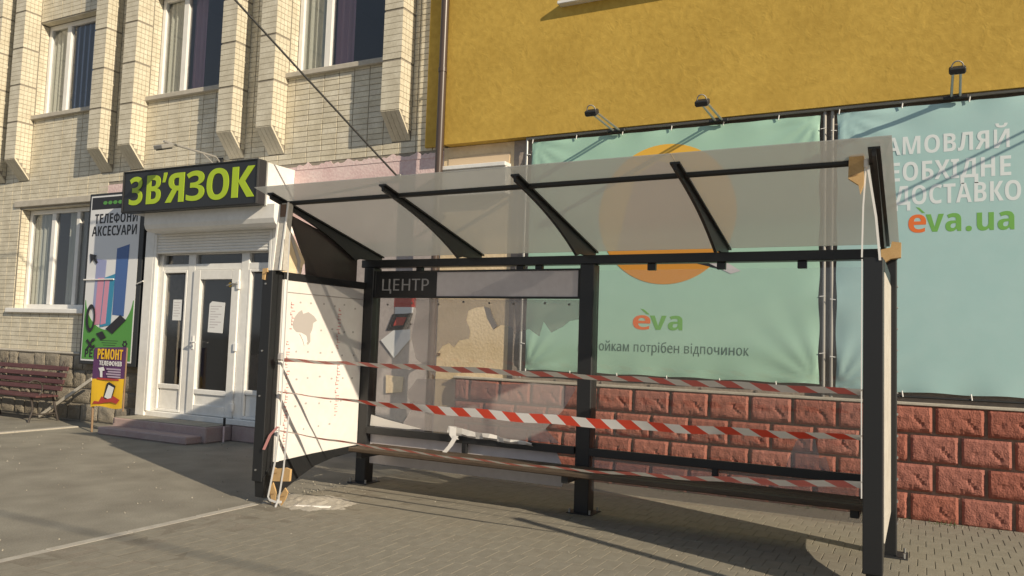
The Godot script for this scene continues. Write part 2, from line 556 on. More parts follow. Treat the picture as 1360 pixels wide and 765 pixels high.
func make_tiled_building() -> void:
	var t := thing("tiled_building", "building clad in beige brick tiles with slender pilasters and white framed windows", "building")
	var holes := WIN.duplicate()
	holes.append(LOWWIN)
	holes.append([-10.33, -7.92, 0.22, 3.30])
	var ws := S()
	for c in cells(-22.0, -5.30, 0.0, 9.0, holes):
		bx(ws, c[0], c[1], c[2], c[3], ZT - 0.35, ZT - 0.010)
	var wall := part("wall", ws, M.mortar, t)
	# inside: floors, back wall and ends, so that daylight enters by the windows only
	var ins := S()
	bx(ins, -22.0, -5.3, 0.0, 9.0, -12.2, -12.0)
	bx(ins, -22.0, -5.3, 3.72, 3.98, -12.0, ZT - 0.35)
	bx(ins, -22.0, -5.3, 7.3, 7.5, -12.0, ZT - 0.35)
	bx(ins, -22.2, -22.0, 0.0, 9.0, -12.2, ZT - 0.35)
	bx(ins, -5.5, -5.3, 0.0, 9.0, -12.0, ZT - 0.35)
	bx(ins, -22.0, -5.3, 8.9, 9.1, -12.0, ZT - 0.35)
	bx(ins, -22.0, -5.3, 0.02, 0.20, -12.0, ZT - 0.35)
	for x in [-11.5, -8.95]: bx(ins, x - 0.05, x + 0.05, 3.98, 7.3, -12.0, ZT - 0.35)
	for x in [-11.3, -7.3]: bx(ins, x - 0.05, x + 0.05, 0.2, 3.72, -12.0, ZT - 0.35)
	part("inner_wall", ins, M.dark_room, t)
	# wall tiles, one by one
	var tw := 0.262
	var th := 0.0755
	var gap := 0.007
	var list := []
	var ny := int((7.45 - 1.10) / th)
	for j in ny:
		var y := 1.10 + j * th
		var x := -15.2
		while x < -5.36:
			var xr := minf(x + tw, -5.32)
			var free := true
			for h in holes:
				if xr > h[0] - 0.02 and x < h[1] + 0.02 and y + th > h[2] and y < h[3]: free = false
			if x > -12.02 and y < 3.84: free = false
			if x > -10.75 and x < -7.78 and y < 3.86: free = false
			if free:
				var xa := x
				var xb := xr
				if y > 4.02:
					for p in PIL:
						if xb > p[0] and xa < p[1]:
							if xa < p[0] and xb <= p[1]: xb = p[0]
							elif xa >= p[0] and xb > p[1]: xa = p[1]
							elif xa >= p[0] and xb <= p[1]: xb = xa
				if xb - xa > 0.03: list.append([xa, xb, y])
			x += tw
	# partial tiles beside the openings
	for h in holes.slice(0, 4):
		for j in ny:
			var y := 1.10 + j * th
			if y + th < h[2] or y > h[3] or (h[2] < 4.0 and y < 1.2): continue
			for e in [0, 1]:
				var xx: float = -15.2 + floorf((h[e] + 15.2) / tw) * tw
				var a: float = xx if e == 0 else h[1]
				var c: float = h[0] if e == 0 else xx + tw
				if c - a > 0.05 and h[2] < 4.0: list.append([a, c, y])
	list.sort_custom(func(a, c): return Vector3(a[0], a[2] - 1.5, ZT).length() < Vector3(c[0], c[2] - 1.5, ZT).length())
	var full := S()
	bb(full, -tw / 2 + 0.006, tw / 2 - 0.006, -(th - gap) / 2, (th - gap) / 2, -0.012, 0.0, 0.002)
	var full_mesh := full.commit()
	var rest := S()
	var n_own := 0
	for q in list:
		var k := rng.randi() % 4
		var z := ZT + rng.randf_range(-0.0015, 0.0015)
		if n_own < 300 and absf(q[1] - q[0] - tw) < 0.001 and q[2] > 3.8:
			part("tile", full_mesh, M.tile[k], wall, Vector3((q[0] + q[1]) / 2, q[2] + th / 2, z))
			n_own += 1
		else:
			bx(rest, q[0] + 0.006, q[1] - 0.006, q[2] + gap / 2, q[2] + th - gap / 2, ZT - 0.012, z)
	var tf := part("tile_field", rest, M.tile_far, wall)
	tf.set_meta("kind", "stuff")
	# tiled window reveals
	var rv := S()
	for h in holes.slice(0, 4):
		var y: float = h[2] + 0.012
		while y < h[3] - 0.03:
			var yb := minf(y + th - gap, h[3])
			for c in 2:
				var z0 := ZT - 0.155 + c * 0.075
				for e in [[h[0] - 0.002, h[0] + 0.008], [h[1] - 0.008, h[1] + 0.002]]:
					bx(rv, e[0], e[1], y, yb, z0, z0 + 0.070)
			y += th
		var x: float = h[0] + 0.01
		while x < h[1] - 0.05:
			bx(rv, x, minf(x + 0.255, h[1] - 0.01), h[3] - 0.008, h[3] + 0.002, ZT - 0.15, ZT - 0.014)
			x += tw
	var rvo := part("reveal_tiles", rv, M.tile_far, t)
	rvo.set_meta("kind", "stuff")
	# pilasters
	var core := S()
	prism(core, pv([0.27, 4.39, 0.27, 9.0, -0.02, 9.0, -0.02, 4.07]), -0.138, 0.138, "zy")
	var core_mesh := core.commit()
	var clad := S()
	pilaster_tiles(clad)
	var clad_mesh := clad.commit()
	for p in PIL:
		var pl := part("pilaster", core_mesh, M.mortar, t, Vector3((p[0] + p[1]) / 2, 0, ZT))
		var cl := part("tile_cladding", clad_mesh, M.tile_far, pl)
		cl.set_meta("kind", "stuff")
	# pink painted plaster where the tiles have come off
	var pk := S()
	for c in cells(-12.02, -5.31, 0.02, 3.845, [[-10.56, -7.79, 0.0, 3.70], [-12.03, -10.5, 0.0, 3.62]]):
		bx(pk, c[0], c[1], c[2], c[3], ZT - 0.011, ZT - 0.003)
	part("plaster", pk, M.pink, t)
	var lp := S()
	bx(lp, -7.0, -5.31, 0.22, 2.75, ZT - 0.002, ZT + 0.003)
	part("grey_plaster", lp, M.grey_plaster, t)
	var pk2 := S()
	var ragged := PackedVector2Array()
	ragged.append(Vector2(-7.76, 3.80))
	ragged.append(Vector2(-5.33, 3.80))
	for i in 61:
		var x := -5.33 - (7.76 - 5.33) * i / 60.0
		ragged.append(Vector2(x, 3.845 + rng.randf_range(-0.012, 0.028) + (0.03 if i % 9 < 3 else 0.0)))
	prism(pk2, ragged, ZT - 0.004, ZT + 0.004)
	part("plaster_edge", pk2, M.pink, t)
	# windows
	for i in WIN.size(): make_window(t, WIN[i], i)
	make_window(t, LOWWIN, 3)
	# lintel over the low window
	var li := S()
	bb(li, -14.3, -12.0, 3.585, 3.70, ZT - 0.05, ZT + 0.03, 0.01)
	part("lintel", li, M.sillstone, t)
	# rubble stone plinth
	var pb := S()
	bx(pb, -22.0, -10.62, 0.0, 1.08, ZT - 0.02, ZT + 0.03)
	var plinth := part("plinth", pb, M.mortar, t)
	var x := -15.6
	var y := 0.02
	for course in 4:
		var ch: float = [0.27, 0.24, 0.29, 0.25][course]
		x = -15.6 + rng.randf_range(0, 0.2)
		while x < -10.7:
			var wd := rng.randf_range(0.24, 0.46)
			var x1 := minf(x + wd, -10.64)
			if x1 - x > 0.1: rock(plinth, x + 0.012, x1 - 0.012, y + 0.01, y + ch - 0.012 + rng.randf_range(-0.03, 0.01), ZT + 0.03, 0.055, M.rubble[rng.randi() % 3], "stone", 0.6)
			x += wd
		y += ch
	var cap := S()
	bb(cap, -22.0, -10.62, 1.06, 1.10, ZT - 0.02, ZT + 0.06, 0.012)
	part("plinth_cap", cap, M.sillstone, t)

func pilaster_tiles(st: SurfaceTool) -> void:
	# local: centre of the pilaster, wall plane at z = 0
	var seg := 0.66
	var th := 0.0755
	var g := 0.006
	var y := 4.40
	var n := 0
	while y < 8.9:
		var rows := 8
		for j in rows:
			var ya := y + j * th * 1.05
			var yb := ya + th * 1.05 - g
			var k := rng.randi() % 4
			# front: one wide and one narrow tile
			var cut := 0.035 if (j + n) % 2 == 0 else -0.035
			for e in [[-0.145, 0.145]]:
				bx(st, e[0], e[1], ya, yb, 0.26, 0.280)
			for side in [-1, 1]:
				for c in 4:
					var z0 := 0.004 + c * 0.0675
					bx(st, side * 0.13, side * 0.147, ya, yb, z0, z0 + 0.0615)
		y += seg
		n += 1
	# sloping underside
	for c in 4:
		var xa := -0.145 + c * 0.0733
		var xb := xa + 0.068
		hexa(st, [Vector3(xa, 4.06, 0.0), Vector3(xb, 4.06, 0.0), Vector3(xb, 4.385, 0.278), Vector3(xa, 4.385, 0.278), Vector3(xa, 4.09, 0.0), Vector3(xb, 4.09, 0.0), Vector3(xb, 4.41, 0.262), Vector3(xa, 4.41, 0.262)])
	# side tiles above the slope
	for side in [-1, 1]:
		for c in 4:
			var z0 := 0.004 + c * 0.0675
			var yl := 4.10 + (z0 + 0.065) * 1.16
			var yy := yl
			while yy < 4.395 - 0.02:
				bx(st, side * 0.13, side * 0.147, yy, minf(yy + th - g, 4.393), z0, z0 + 0.0615)
				yy += th

func make_window(t: Node3D, h: Array, i: int) -> void:
	var z := ZT - 0.16
	var fr := S()
	frame(fr, h[0] + 0.01, h[1] - 0.01, h[2] + 0.01, h[3] - 0.01, 0.075, z - 0.07, z)
	var w := part("window", fr, M.white_pvc, t)
	var mx: float = h[0] + (h[1] - h[0]) * (0.30 if i < 3 else 0.36)
	var mu := S()
	bb(mu, mx - 0.055, mx + 0.055, h[2] + 0.085, h[3] - 0.085, z - 0.066, z + 0.004)
	if i == 3:
		var m2: float = h[0] + (h[1] - h[0]) * 0.70
		bb(mu, m2 - 0.045, m2 + 0.045, h[2] + 0.085, h[3] - 0.085, z - 0.066, z + 0.004)
	part("mullion", mu, M.white_pvc, w)
	var panes := [[h[0] + 0.08, mx - 0.05], [mx + 0.05, h[1] - 0.08]]
	if i == 3: panes = [[h[0] + 0.08, mx - 0.05], [mx + 0.05, h[0] + (h[1] - h[0]) * 0.70 - 0.04], [h[0] + (h[1] - h[0]) * 0.70 + 0.04, h[1] - 0.08]]
	for p in panes:
		var g := S()
		bx(g, p[0], p[1], h[2] + 0.08, h[3] - 0.08, z - 0.040, z - 0.034)
		part("pane", g, M.window_glass, w)
	var sl := S()
	bb(sl, h[0] - 0.02 if i < 3 else h[0] - 0.16, h[1] + 0.02, h[2] - 0.07, h[2] + 0.008, z - 0.02, ZT + 0.06, 0.01)
	part("sill", sl, M.white_pvc if i == 3 else M.sillstone, w)
	# curtains and blinds inside
	var zc := z - 0.13
	if i == 0:
		for k in 9:
			var b := S()
			var x0 := mx + 0.06 + k * 0.145
			hexa(b, [Vector3(x0, h[2], zc), Vector3(x0 + 0.12, h[2], zc + 0.05), Vector3(x0 + 0.12, h[3], zc + 0.05), Vector3(x0, h[3], zc), Vector3(x0, h[2], zc - 0.003), Vector3(x0 + 0.12, h[2], zc + 0.047), Vector3(x0 + 0.12, h[3], zc + 0.047), Vector3(x0, h[3], zc - 0.003)])
			part("blind_slat", b, M.blind, w)
	else:
		var c := S()
		drape(c, mx + (0.06 if i < 3 else 0.3), mx + (0.36 if i < 3 else 0.7), h[2], h[3], zc)
		part("curtain", c, M.mauve if i < 3 else M.curtain, w)
	var c2 := S()
	drape(c2, h[0] + 0.05, mx - 0.04, h[2], h[3], zc + 0.03)
	part("net_curtain", c2, M.curtain, w)

func drape(st: SurfaceTool, x0: float, x1: float, y0: float, y1: float, z: float) -> void:
	var n := int((x1 - x0) / 0.02)
	for i in n:
		var a := x0 + (x1 - x0) * i / n
		var b := x0 + (x1 - x0) * (i + 1) / n
		var za := z + 0.025 * sin(a * 55.0)
		var zb := z + 0.025 * sin(b * 55.0)
		quad(st, Vector3(a, y0, za), Vector3(b, y0, zb), Vector3(b, y1, zb), Vector3(a, y1, za), Vector3(0, 0, 1))

func rock_mesh(w: float, h: float, depth: float, rough: float) -> ArrayMesh:
	# split-faced block: flat rim, broken bulging face; back at z = 0
	var nx := 8
	var ny := 6
	var st := S()
	var off := Vector2(rng.randf() * 100, rng.randf() * 100)
	var fn := noise(rng.randi() % 10000, 0.9, FastNoiseLite.TYPE_CELLULAR, 2)
	fn.cellular_return_type = FastNoiseLite.RETURN_CELL_VALUE
	var sn := noise(rng.randi() % 10000, 1.0, FastNoiseLite.TYPE_SIMPLEX, 3)
	var P := []
	for j in ny + 1:
		var row := []
		for i in nx + 1:
			var u := float(i) / nx
			var v := float(j) / ny
			var e := minf(minf(u, 1.0 - u) * w, minf(v, 1.0 - v) * h)
			var rim := clampf(e / 0.035, 0.0, 1.0)
			var jx := 0.0
			var jy := 0.0
			if i > 0 and i < nx: jx = rng.randf_range(-0.3, 0.3) * w / nx
			if j > 0 and j < ny: jy = rng.randf_range(-0.3, 0.3) * h / ny
			if i == 0 or i == nx: jx = rng.randf_range(-0.004, 0.004)
			if j == 0 or j == ny: jy = rng.randf_range(-0.003, 0.003)
			var z := depth * 0.35 + depth * 0.65 * rim * (0.55 + rough * (0.5 * sn.get_noise_2d((u * w * 6 + off.x), v * h * 6 + off.y) + 0.45 * fn.get_noise_2d(u * w * 8 + off.y, v * h * 8 + off.x)))
			row.append(Vector3((u - 0.5) * w + jx, (v - 0.5) * h + jy, z))
		P.append(row)
	for j in ny:
		for i in nx:
			var a: Vector3 = P[j][i]; var b: Vector3 = P[j][i + 1]; var c: Vector3 = P[j + 1][i + 1]; var d: Vector3 = P[j + 1][i]
			for q in [[a, i, j], [c, i + 1, j + 1], [b, i + 1, j], [a, i, j], [d, i, j + 1], [c, i + 1, j + 1]]:
				var ex: Vector3 = P[q[2]][mini(q[1] + 1, nx)] - P[q[2]][maxi(q[1] - 1, 0)]
				var ey: Vector3 = P[mini(q[2] + 1, ny)][q[1]] - P[maxi(q[2] - 1, 0)][q[1]]
				st.set_normal(ex.cross(ey).normalized())
				st.set_uv(Vector2.ZERO)
				st.add_vertex(q[0])
	for i in nx:
		for e in [[0, -1.0], [ny, 1.0]]:
			var a: Vector3 = P[e[0]][i]; var b: Vector3 = P[e[0]][i + 1]
			quad(st, a, b, Vector3(b.x, b.y, -0.01), Vector3(a.x, a.y, -0.01), Vector3(0, e[1], 0))
	for j in ny:
		for e in [[0, -1.0], [nx, 1.0]]:
			var a: Vector3 = P[j][e[0]]; var b: Vector3 = P[j + 1][e[0]]
			quad(st, a, b, Vector3(b.x, b.y, -0.01), Vector3(a.x, a.y, -0.01), Vector3(e[1], 0, 0))
	return st.commit()

func moulded_block(w: float, h: float, sd: int) -> ArrayMesh:
	# cast split-look block: sharp rim, nearly flat face, an undercut foot and a slanting chip
	var nx := 18
	var ny := 12
	var st := S()
	var sn := noise(500 + sd, 9.0, FastNoiseLite.TYPE_SIMPLEX, 3)
	var P := []
	for j in ny + 1:
		var row := []
		for i in nx + 1:
			var u := float(i) / nx
			var v := float(j) / ny
			var x := (u - 0.5) * w
			var y := (v - 0.5) * h
			var e := minf(minf(u, 1.0 - u) * w, minf(v, 1.0 - v) * h)
			var z := 0.030 + 0.020 * clampf(e / 0.016, 0.0, 1.0)
			# the upper third leans back a little, the foot is cut under
			z -= 0.010 * clampf((v - 0.62) / 0.38, 0.0, 1.0)
			var foot := 0.16 + 0.07 * sin(u * 9.0 + sd)
			z -= 0.020 * clampf((foot - v) / foot, 0.0, 1.0) * clampf(e / 0.008, 0.3, 1.0)
			# slanting chip towards the right, a small dent to the left
			var p := Vector2(u * 1.6, v)
			var c := Geometry2D.get_closest_point_to_segment(p, Vector2(0.98 + 0.03 * sd, 0.56), Vector2(1.22 + 0.02 * sd, 0.30))
			var side := p - c
			if side.length() < 0.13 and side.x + side.y < 0.03: z -= 0.017 * (1.0 - side.length() / 0.13)
			var d := p.distance_to(Vector2(0.36 + 0.04 * sd, 0.50 - 0.03 * sd))
			z -= 0.010 * clampf(1.0 - d / 0.13, 0.0, 1.0)
			z += 0.0045 * sn.get_noise_2d(x + sd, y)
			var j1 := 0.0 if i == 0 or i == nx else rng.randf_range(-0.25, 0.25) * w / nx
			var j2 := 0.0 if j == 0 or j == ny else rng.randf_range(-0.25, 0.25) * h / ny
			row.append(Vector3(x + j1, y + j2, z))
		P.append(row)
	for j in ny:
		for i in nx:
			var a: Vector3 = P[j][i]; var b: Vector3 = P[j][i + 1]; var c: Vector3 = P[j + 1][i + 1]; var d: Vector3 = P[j + 1][i]
			quad(st, a, b, c, d, Vector3(0, 0, 1))
	for i in nx:
		for e in [[0, -1.0], [ny, 1.0]]:
			var a: Vector3 = P[e[0]][i]; var b: Vector3 = P[e[0]][i + 1]
			quad(st, a, b, Vector3(b.x, b.y, -0.01), Vector3(a.x, a.y, -0.01), Vector3(0, e[1], 0))
	for j in ny:
		for e in [[0, -1.0], [nx, 1.0]]:
			var a: Vector3 = P[j][e[0]]; var b: Vector3 = P[j + 1][e[0]]
			quad(st, a, b, Vector3(b.x, b.y, -0.01), Vector3(a.x, a.y, -0.01), Vector3(e[1], 0, 0))
	return st.commit()

func rock(parent: Node3D, x0: float, x1: float, y0: float, y1: float, z: float, depth: float, m: Material, called: String, rough := 1.0) -> void:
	part(called, rock_mesh(x1 - x0, y1 - y0, depth, rough), m, parent, Vector3((x0 + x1) / 2, (y0 + y1) / 2, z))

# ------------------------------------------------------------------ shop
func make_shop() -> void:
	var zd := -8.20
	var t := thing("shop_entrance", "white plastic shop entrance with glazed door between two sidelights under a roller shutter", "shop entrance", "", Vector3(-9.1, 0.22, -8.3))
	var xl := -10.32
	var xr := -7.94
	# casing
	var js := S()
	bb(js, xl - 0.20, xl, 0.22, 3.0, ZT - 0.02, -8.085, 0.01)
	part("jamb", js, M.white_pvc, t)
	var js2 := S()
	bb(js2, xr, xr + 0.18, 0.22, 3.0, ZT - 0.02, -8.085, 0.01)
	part("jamb", js2, M.white_pvc, t)
	# housing behind the sign
	var hs := S()
	bx(hs, -10.50, -7.79, 3.22, 3.80, ZT + 0.002, -7.79)
	part("sign_housing", hs, M.white_pvc, t)
	# shutter box with rounded lower edge
	var sb := S()
	prism(sb, pv([-7.80, 3.24, -7.80, 3.05, -7.825, 2.99, -7.87, 2.955, -8.12, 2.95, -8.12, 3.24]), -10.21, -7.65, "zy")
	part("shutter_box", sb, M.white_pvc, t)
	for k in 8:
		var y := 2.655 + k * 0.043
		var sl := S()
		prism(sl, pv([-8.11, y, -8.102, y + 0.014, -8.10, y + 0.022, -8.102, y + 0.032, -8.11, y + 0.040, -8.125, y + 0.040, -8.125, y]), xl + 0.004, xr - 0.004, "zy")
		part("shutter_slat", sl, M.white_pvc, t)
	var gd := S()
	bb(gd, xl, xl + 0.05, 0.30, 2.95, -8.13, -8.085)
	part("shutter_guide", gd, M.white_pvc, t)
	var gd2 := S()
	bb(gd2, xr - 0.05, xr, 0.30, 2.95, -8.13, -8.085)
	part("shutter_guide", gd2, M.white_pvc, t)
	# fixed frame: posts, transom and head
	var ff := S()
	for q in [[xl, xl + 0.10], [-9.68, -9.53], [-8.60, -8.45], [xr - 0.10, xr]]:
		bb(ff, q[0], q[1], 0.30, 2.70, zd - 0.08, zd + 0.01)
	bb(ff, xl + 0.1, xr - 0.1, 2.64, 2.72, zd - 0.08, zd + 0.006)
	bb(ff, xl + 0.1, xr - 0.1, 2.41, 2.50, zd - 0.08, zd + 0.006)
	bb(ff, xl - 0.15, xr + 0.1, 0.222, 0.30, zd - 0.08, zd + 0.09)
	part("door_frame", ff, M.white_pvc, t)
	for q in [[xl + 0.10, -9.68], [-9.53, -8.60], [-8.45, xr - 0.10]]:
		var g := S()
		bx(g, q[0], q[1], 2.495, 2.645, zd - 0.045, zd - 0.038)
		part("transom_pane", g, M.window_glass, t)
	# sidelights
	for q in [[xl + 0.10, -9.68], [-8.45, xr - 0.10]]:
		var s := S()
		frame(s, q[0] + 0.004, q[1] - 0.004, 0.305, 2.41, 0.04, zd - 0.06, zd + 0.014)
		bb(s, q[0] + 0.05, q[1] - 0.05, 0.64, 0.71, zd - 0.06, zd + 0.012)
		bb(s, q[0] + 0.055, q[1] - 0.055, 0.345, 0.64, zd - 0.05, zd - 0.012)
		var sd := part("sidelight", s, M.white_pvc, t)
		var g := S()
		bx(g, q[0] + 0.05, q[1] - 0.05, 0.71, 2.35, zd - 0.03, zd - 0.024)
		part("pane", g, M.window_glass, sd)
	var note := S()
	bx(note, -9.99, -9.80, 1.66, 1.97, zd - 0.022, zd - 0.019)
	part("notice", note, M.paper, t)
	# door leaf
	var d := S()
	frame(d, -9.525, -8.605, 0.305, 2.405, 0.14, zd - 0.05, zd + 0.035)
	bb(d, -9.385, -8.745, 0.60, 0.67, zd - 0.05, zd + 0.033)
	bb(d, -9.38, -8.75, 0.44, 0.60, zd - 0.04, zd + 0.008)
	var door := part("door", d, M.white_pvc, t)
	var g2 := S()
	bx(g2, -9.39, -8.74, 0.665, 2.27, zd - 0.02, zd - 0.014)
	part("pane", g2, M.window_glass, door)
	var hd := S()
	tube(hd, [Vector3(-9.455, 1.35, zd + 0.03), Vector3(-9.455, 1.35, zd + 0.09), Vector3(-9.33, 1.345, zd + 0.095)], 0.012)
	bb(hd, -9.475, -9.435, 1.24, 1.44, zd + 0.032, zd + 0.045)
	part("handle", hd, M.white, door)
	for y in [0.45, 1.30, 2.18]:
		var hn := S()
		bb(hn, -8.625, -8.575, y - 0.06, y + 0.06, zd + 0.02, zd + 0.06)
		part("hinge", hn, M.white, door)
	var cl := S()
	tube(cl, [Vector3(-8.84, 2.17, zd + 0.03), Vector3(-8.70, 2.20, zd + 0.06), Vector3(-8.60, 2.19, zd + 0.05)], 0.012)
	part("door_closer", cl, M.dull_steel, door)
	var nt := S()
	prism(nt, pv([-9.22, 1.50, -8.92, 1.49, -8.90, 1.93, -9.16, 1.95, -9.21, 1.91]), zd - 0.013, zd - 0.010)
	part("notice", nt, M.paper, door)
	var st2 := S()
	prism(st2, ellipse(-8.82, 2.19, 0.035, 0.035, 16), zd - 0.013, zd - 0.010)
	part("sticker", st2, M.poster_yellow, door)
	for k in 9:
		var ln := S()
		bx(ln, -9.185, -8.96 - 0.06 * (k % 3), 1.87 - k * 0.038, 1.882 - k * 0.038, zd - 0.0098, zd - 0.009)
		part("print_line", ln, M.board_grey, door)
		if k < 6:
			var l2 := S()
			bx(l2, -9.97, -9.83 - 0.03 * (k % 2), 1.92 - k * 0.04, 1.932 - k * 0.04, zd - 0.0188, zd - 0.018)
			part("print_line", l2, M.board_grey, t)
	# goods seen behind the glass
	var c := S()
	bb(c, -10.2, -8.0, 0.2, 1.15, -10.3, -9.9)
	part("counter", c, M.grey_wall, t)

	# steps
	var sp := thing("entrance_steps", "worn pink painted concrete steps in front of the shop door", "steps", "", Vector3(-9.6, 0, -7.9))
	var s1 := S()
	bb(s1, -10.42, -8.62, 0.0, 0.105, ZT + 0.01, -7.42, 0.015)
	part("lower_step", s1, M.step_pink, sp)
	var s2 := S()
	bb(s2, -10.46, -8.55, 0.0, 0.215, ZT + 0.012, -7.68, 0.015)
	part("upper_step", s2, M.step_pink, sp)
	var s3 := S()
	bb(s3, -10.44, -8.57, 0.216, 0.224, ZT + 0.012, -7.70, 0.003)
	part("tread", s3, M.step_top, sp)
	var s4 := S()
	bb(s4, -8.54, -7.0, 0.0, 0.215, ZT + 0.012, -8.12, 0.012)
	part("base_ledge", s4, M.step_pink, sp)
	var rod := thing("metal_stake", "thin short metal stake standing beside the pink steps", "stake", "", Vector3(-8.5, 0, -7.95))
	var r1 := S()
	tube(r1, [Vector3(-8.50, 0.0, -7.95), Vector3(-8.50, 0.22, -7.95)], 0.014)
	part("stem", r1, M.pink, rod)
	var r2 := S()
	tube(r2, [Vector3(-8.50, 0.22, -7.95), Vector3(-8.50, 0.33, -7.95)], 0.018)
	part("grip", r2, M.cable, rod)

	# sign over the door
	var sg := thing("shop_sign", "black box sign with lime green letters above the shop entrance", "sign", "", Vector3(-9.25, 3.2, -7.7))
	var bs := S()
	bb(bs, -10.50, -7.80, 3.215, 3.825, -7.785, -7.63, 0.012)
	part("box", bs, M.sign_black, sg)
	var rim := S()
	frame(rim, -10.50, -7.80, 3.215, 3.825, 0.022, -7.635, -7.615, 0.004)
	part("rim", rim, M.black_matte, sg)
	var L := ["З", "В", "’", "Я", "З", "О", "К"]
	var X := [[172, 191], [197, 217], [219, 225], [224, 249], [252, 276], [279, 307], [311, 339]]
	var Y := [[0.10, 0.52], [0.10, 0.52], [0.40, 0.54], [0.10, 0.52], [0.10, 0.525], [0.09, 0.53], [0.10, 0.52]]
	for i in 7:
		var x0: float = -10.35 + (X[i][0] - 172.0) * 2.50 / 167.0
		var x1: float = -10.35 + (X[i][1] - 172.0) * 2.50 / 167.0
		words("letter", L[i], x0, x1, 3.215 + Y[i][0], 3.215 + Y[i][1], -7.629, 0.007, M.lime, sg)

	# lamp on a long arm above the sign
	var lp := thing("sign_lamp", "small floodlight on a long arm above the shop sign", "lamp", "", Vector3(-9.26, 4.0, -8.28))
	var la := S()
	tube(la, [Vector3(-9.26, 4.02, -8.29), Vector3(-9.26, 4.09, -8.20), Vector3(-9.26, 4.10, -7.30)], 0.016)
	tube(la, [Vector3(-9.26, 3.93, -8.26), Vector3(-9.26, 4.095, -7.95)], 0.012)
	part("arm", la, M.dull_steel, lp)
	var lb := S()
	bb(lb, -9.32, -9.20, 3.93, 4.09, -8.30, -8.275)
	part("wall_plate", lb, M.black_matte, lp)
	var lh := S()
	var tf := Transform3D(Basis(Vector3.RIGHT, 0.35), Vector3(-9.26, 4.03, -7.30))
	bb(lh, -0.09, 0.09, -0.03, 0.03, -0.10, 0.10, 0.01, tf)
	part("lamp_head", lh, M.dull_steel, lp)
	var lh2 := S()
	bb(lh2, -0.075, 0.075, -0.045, -0.031, -0.08, 0.08, 0.004, tf)
	part("lamp_glass", lh2, M.ink, lp)

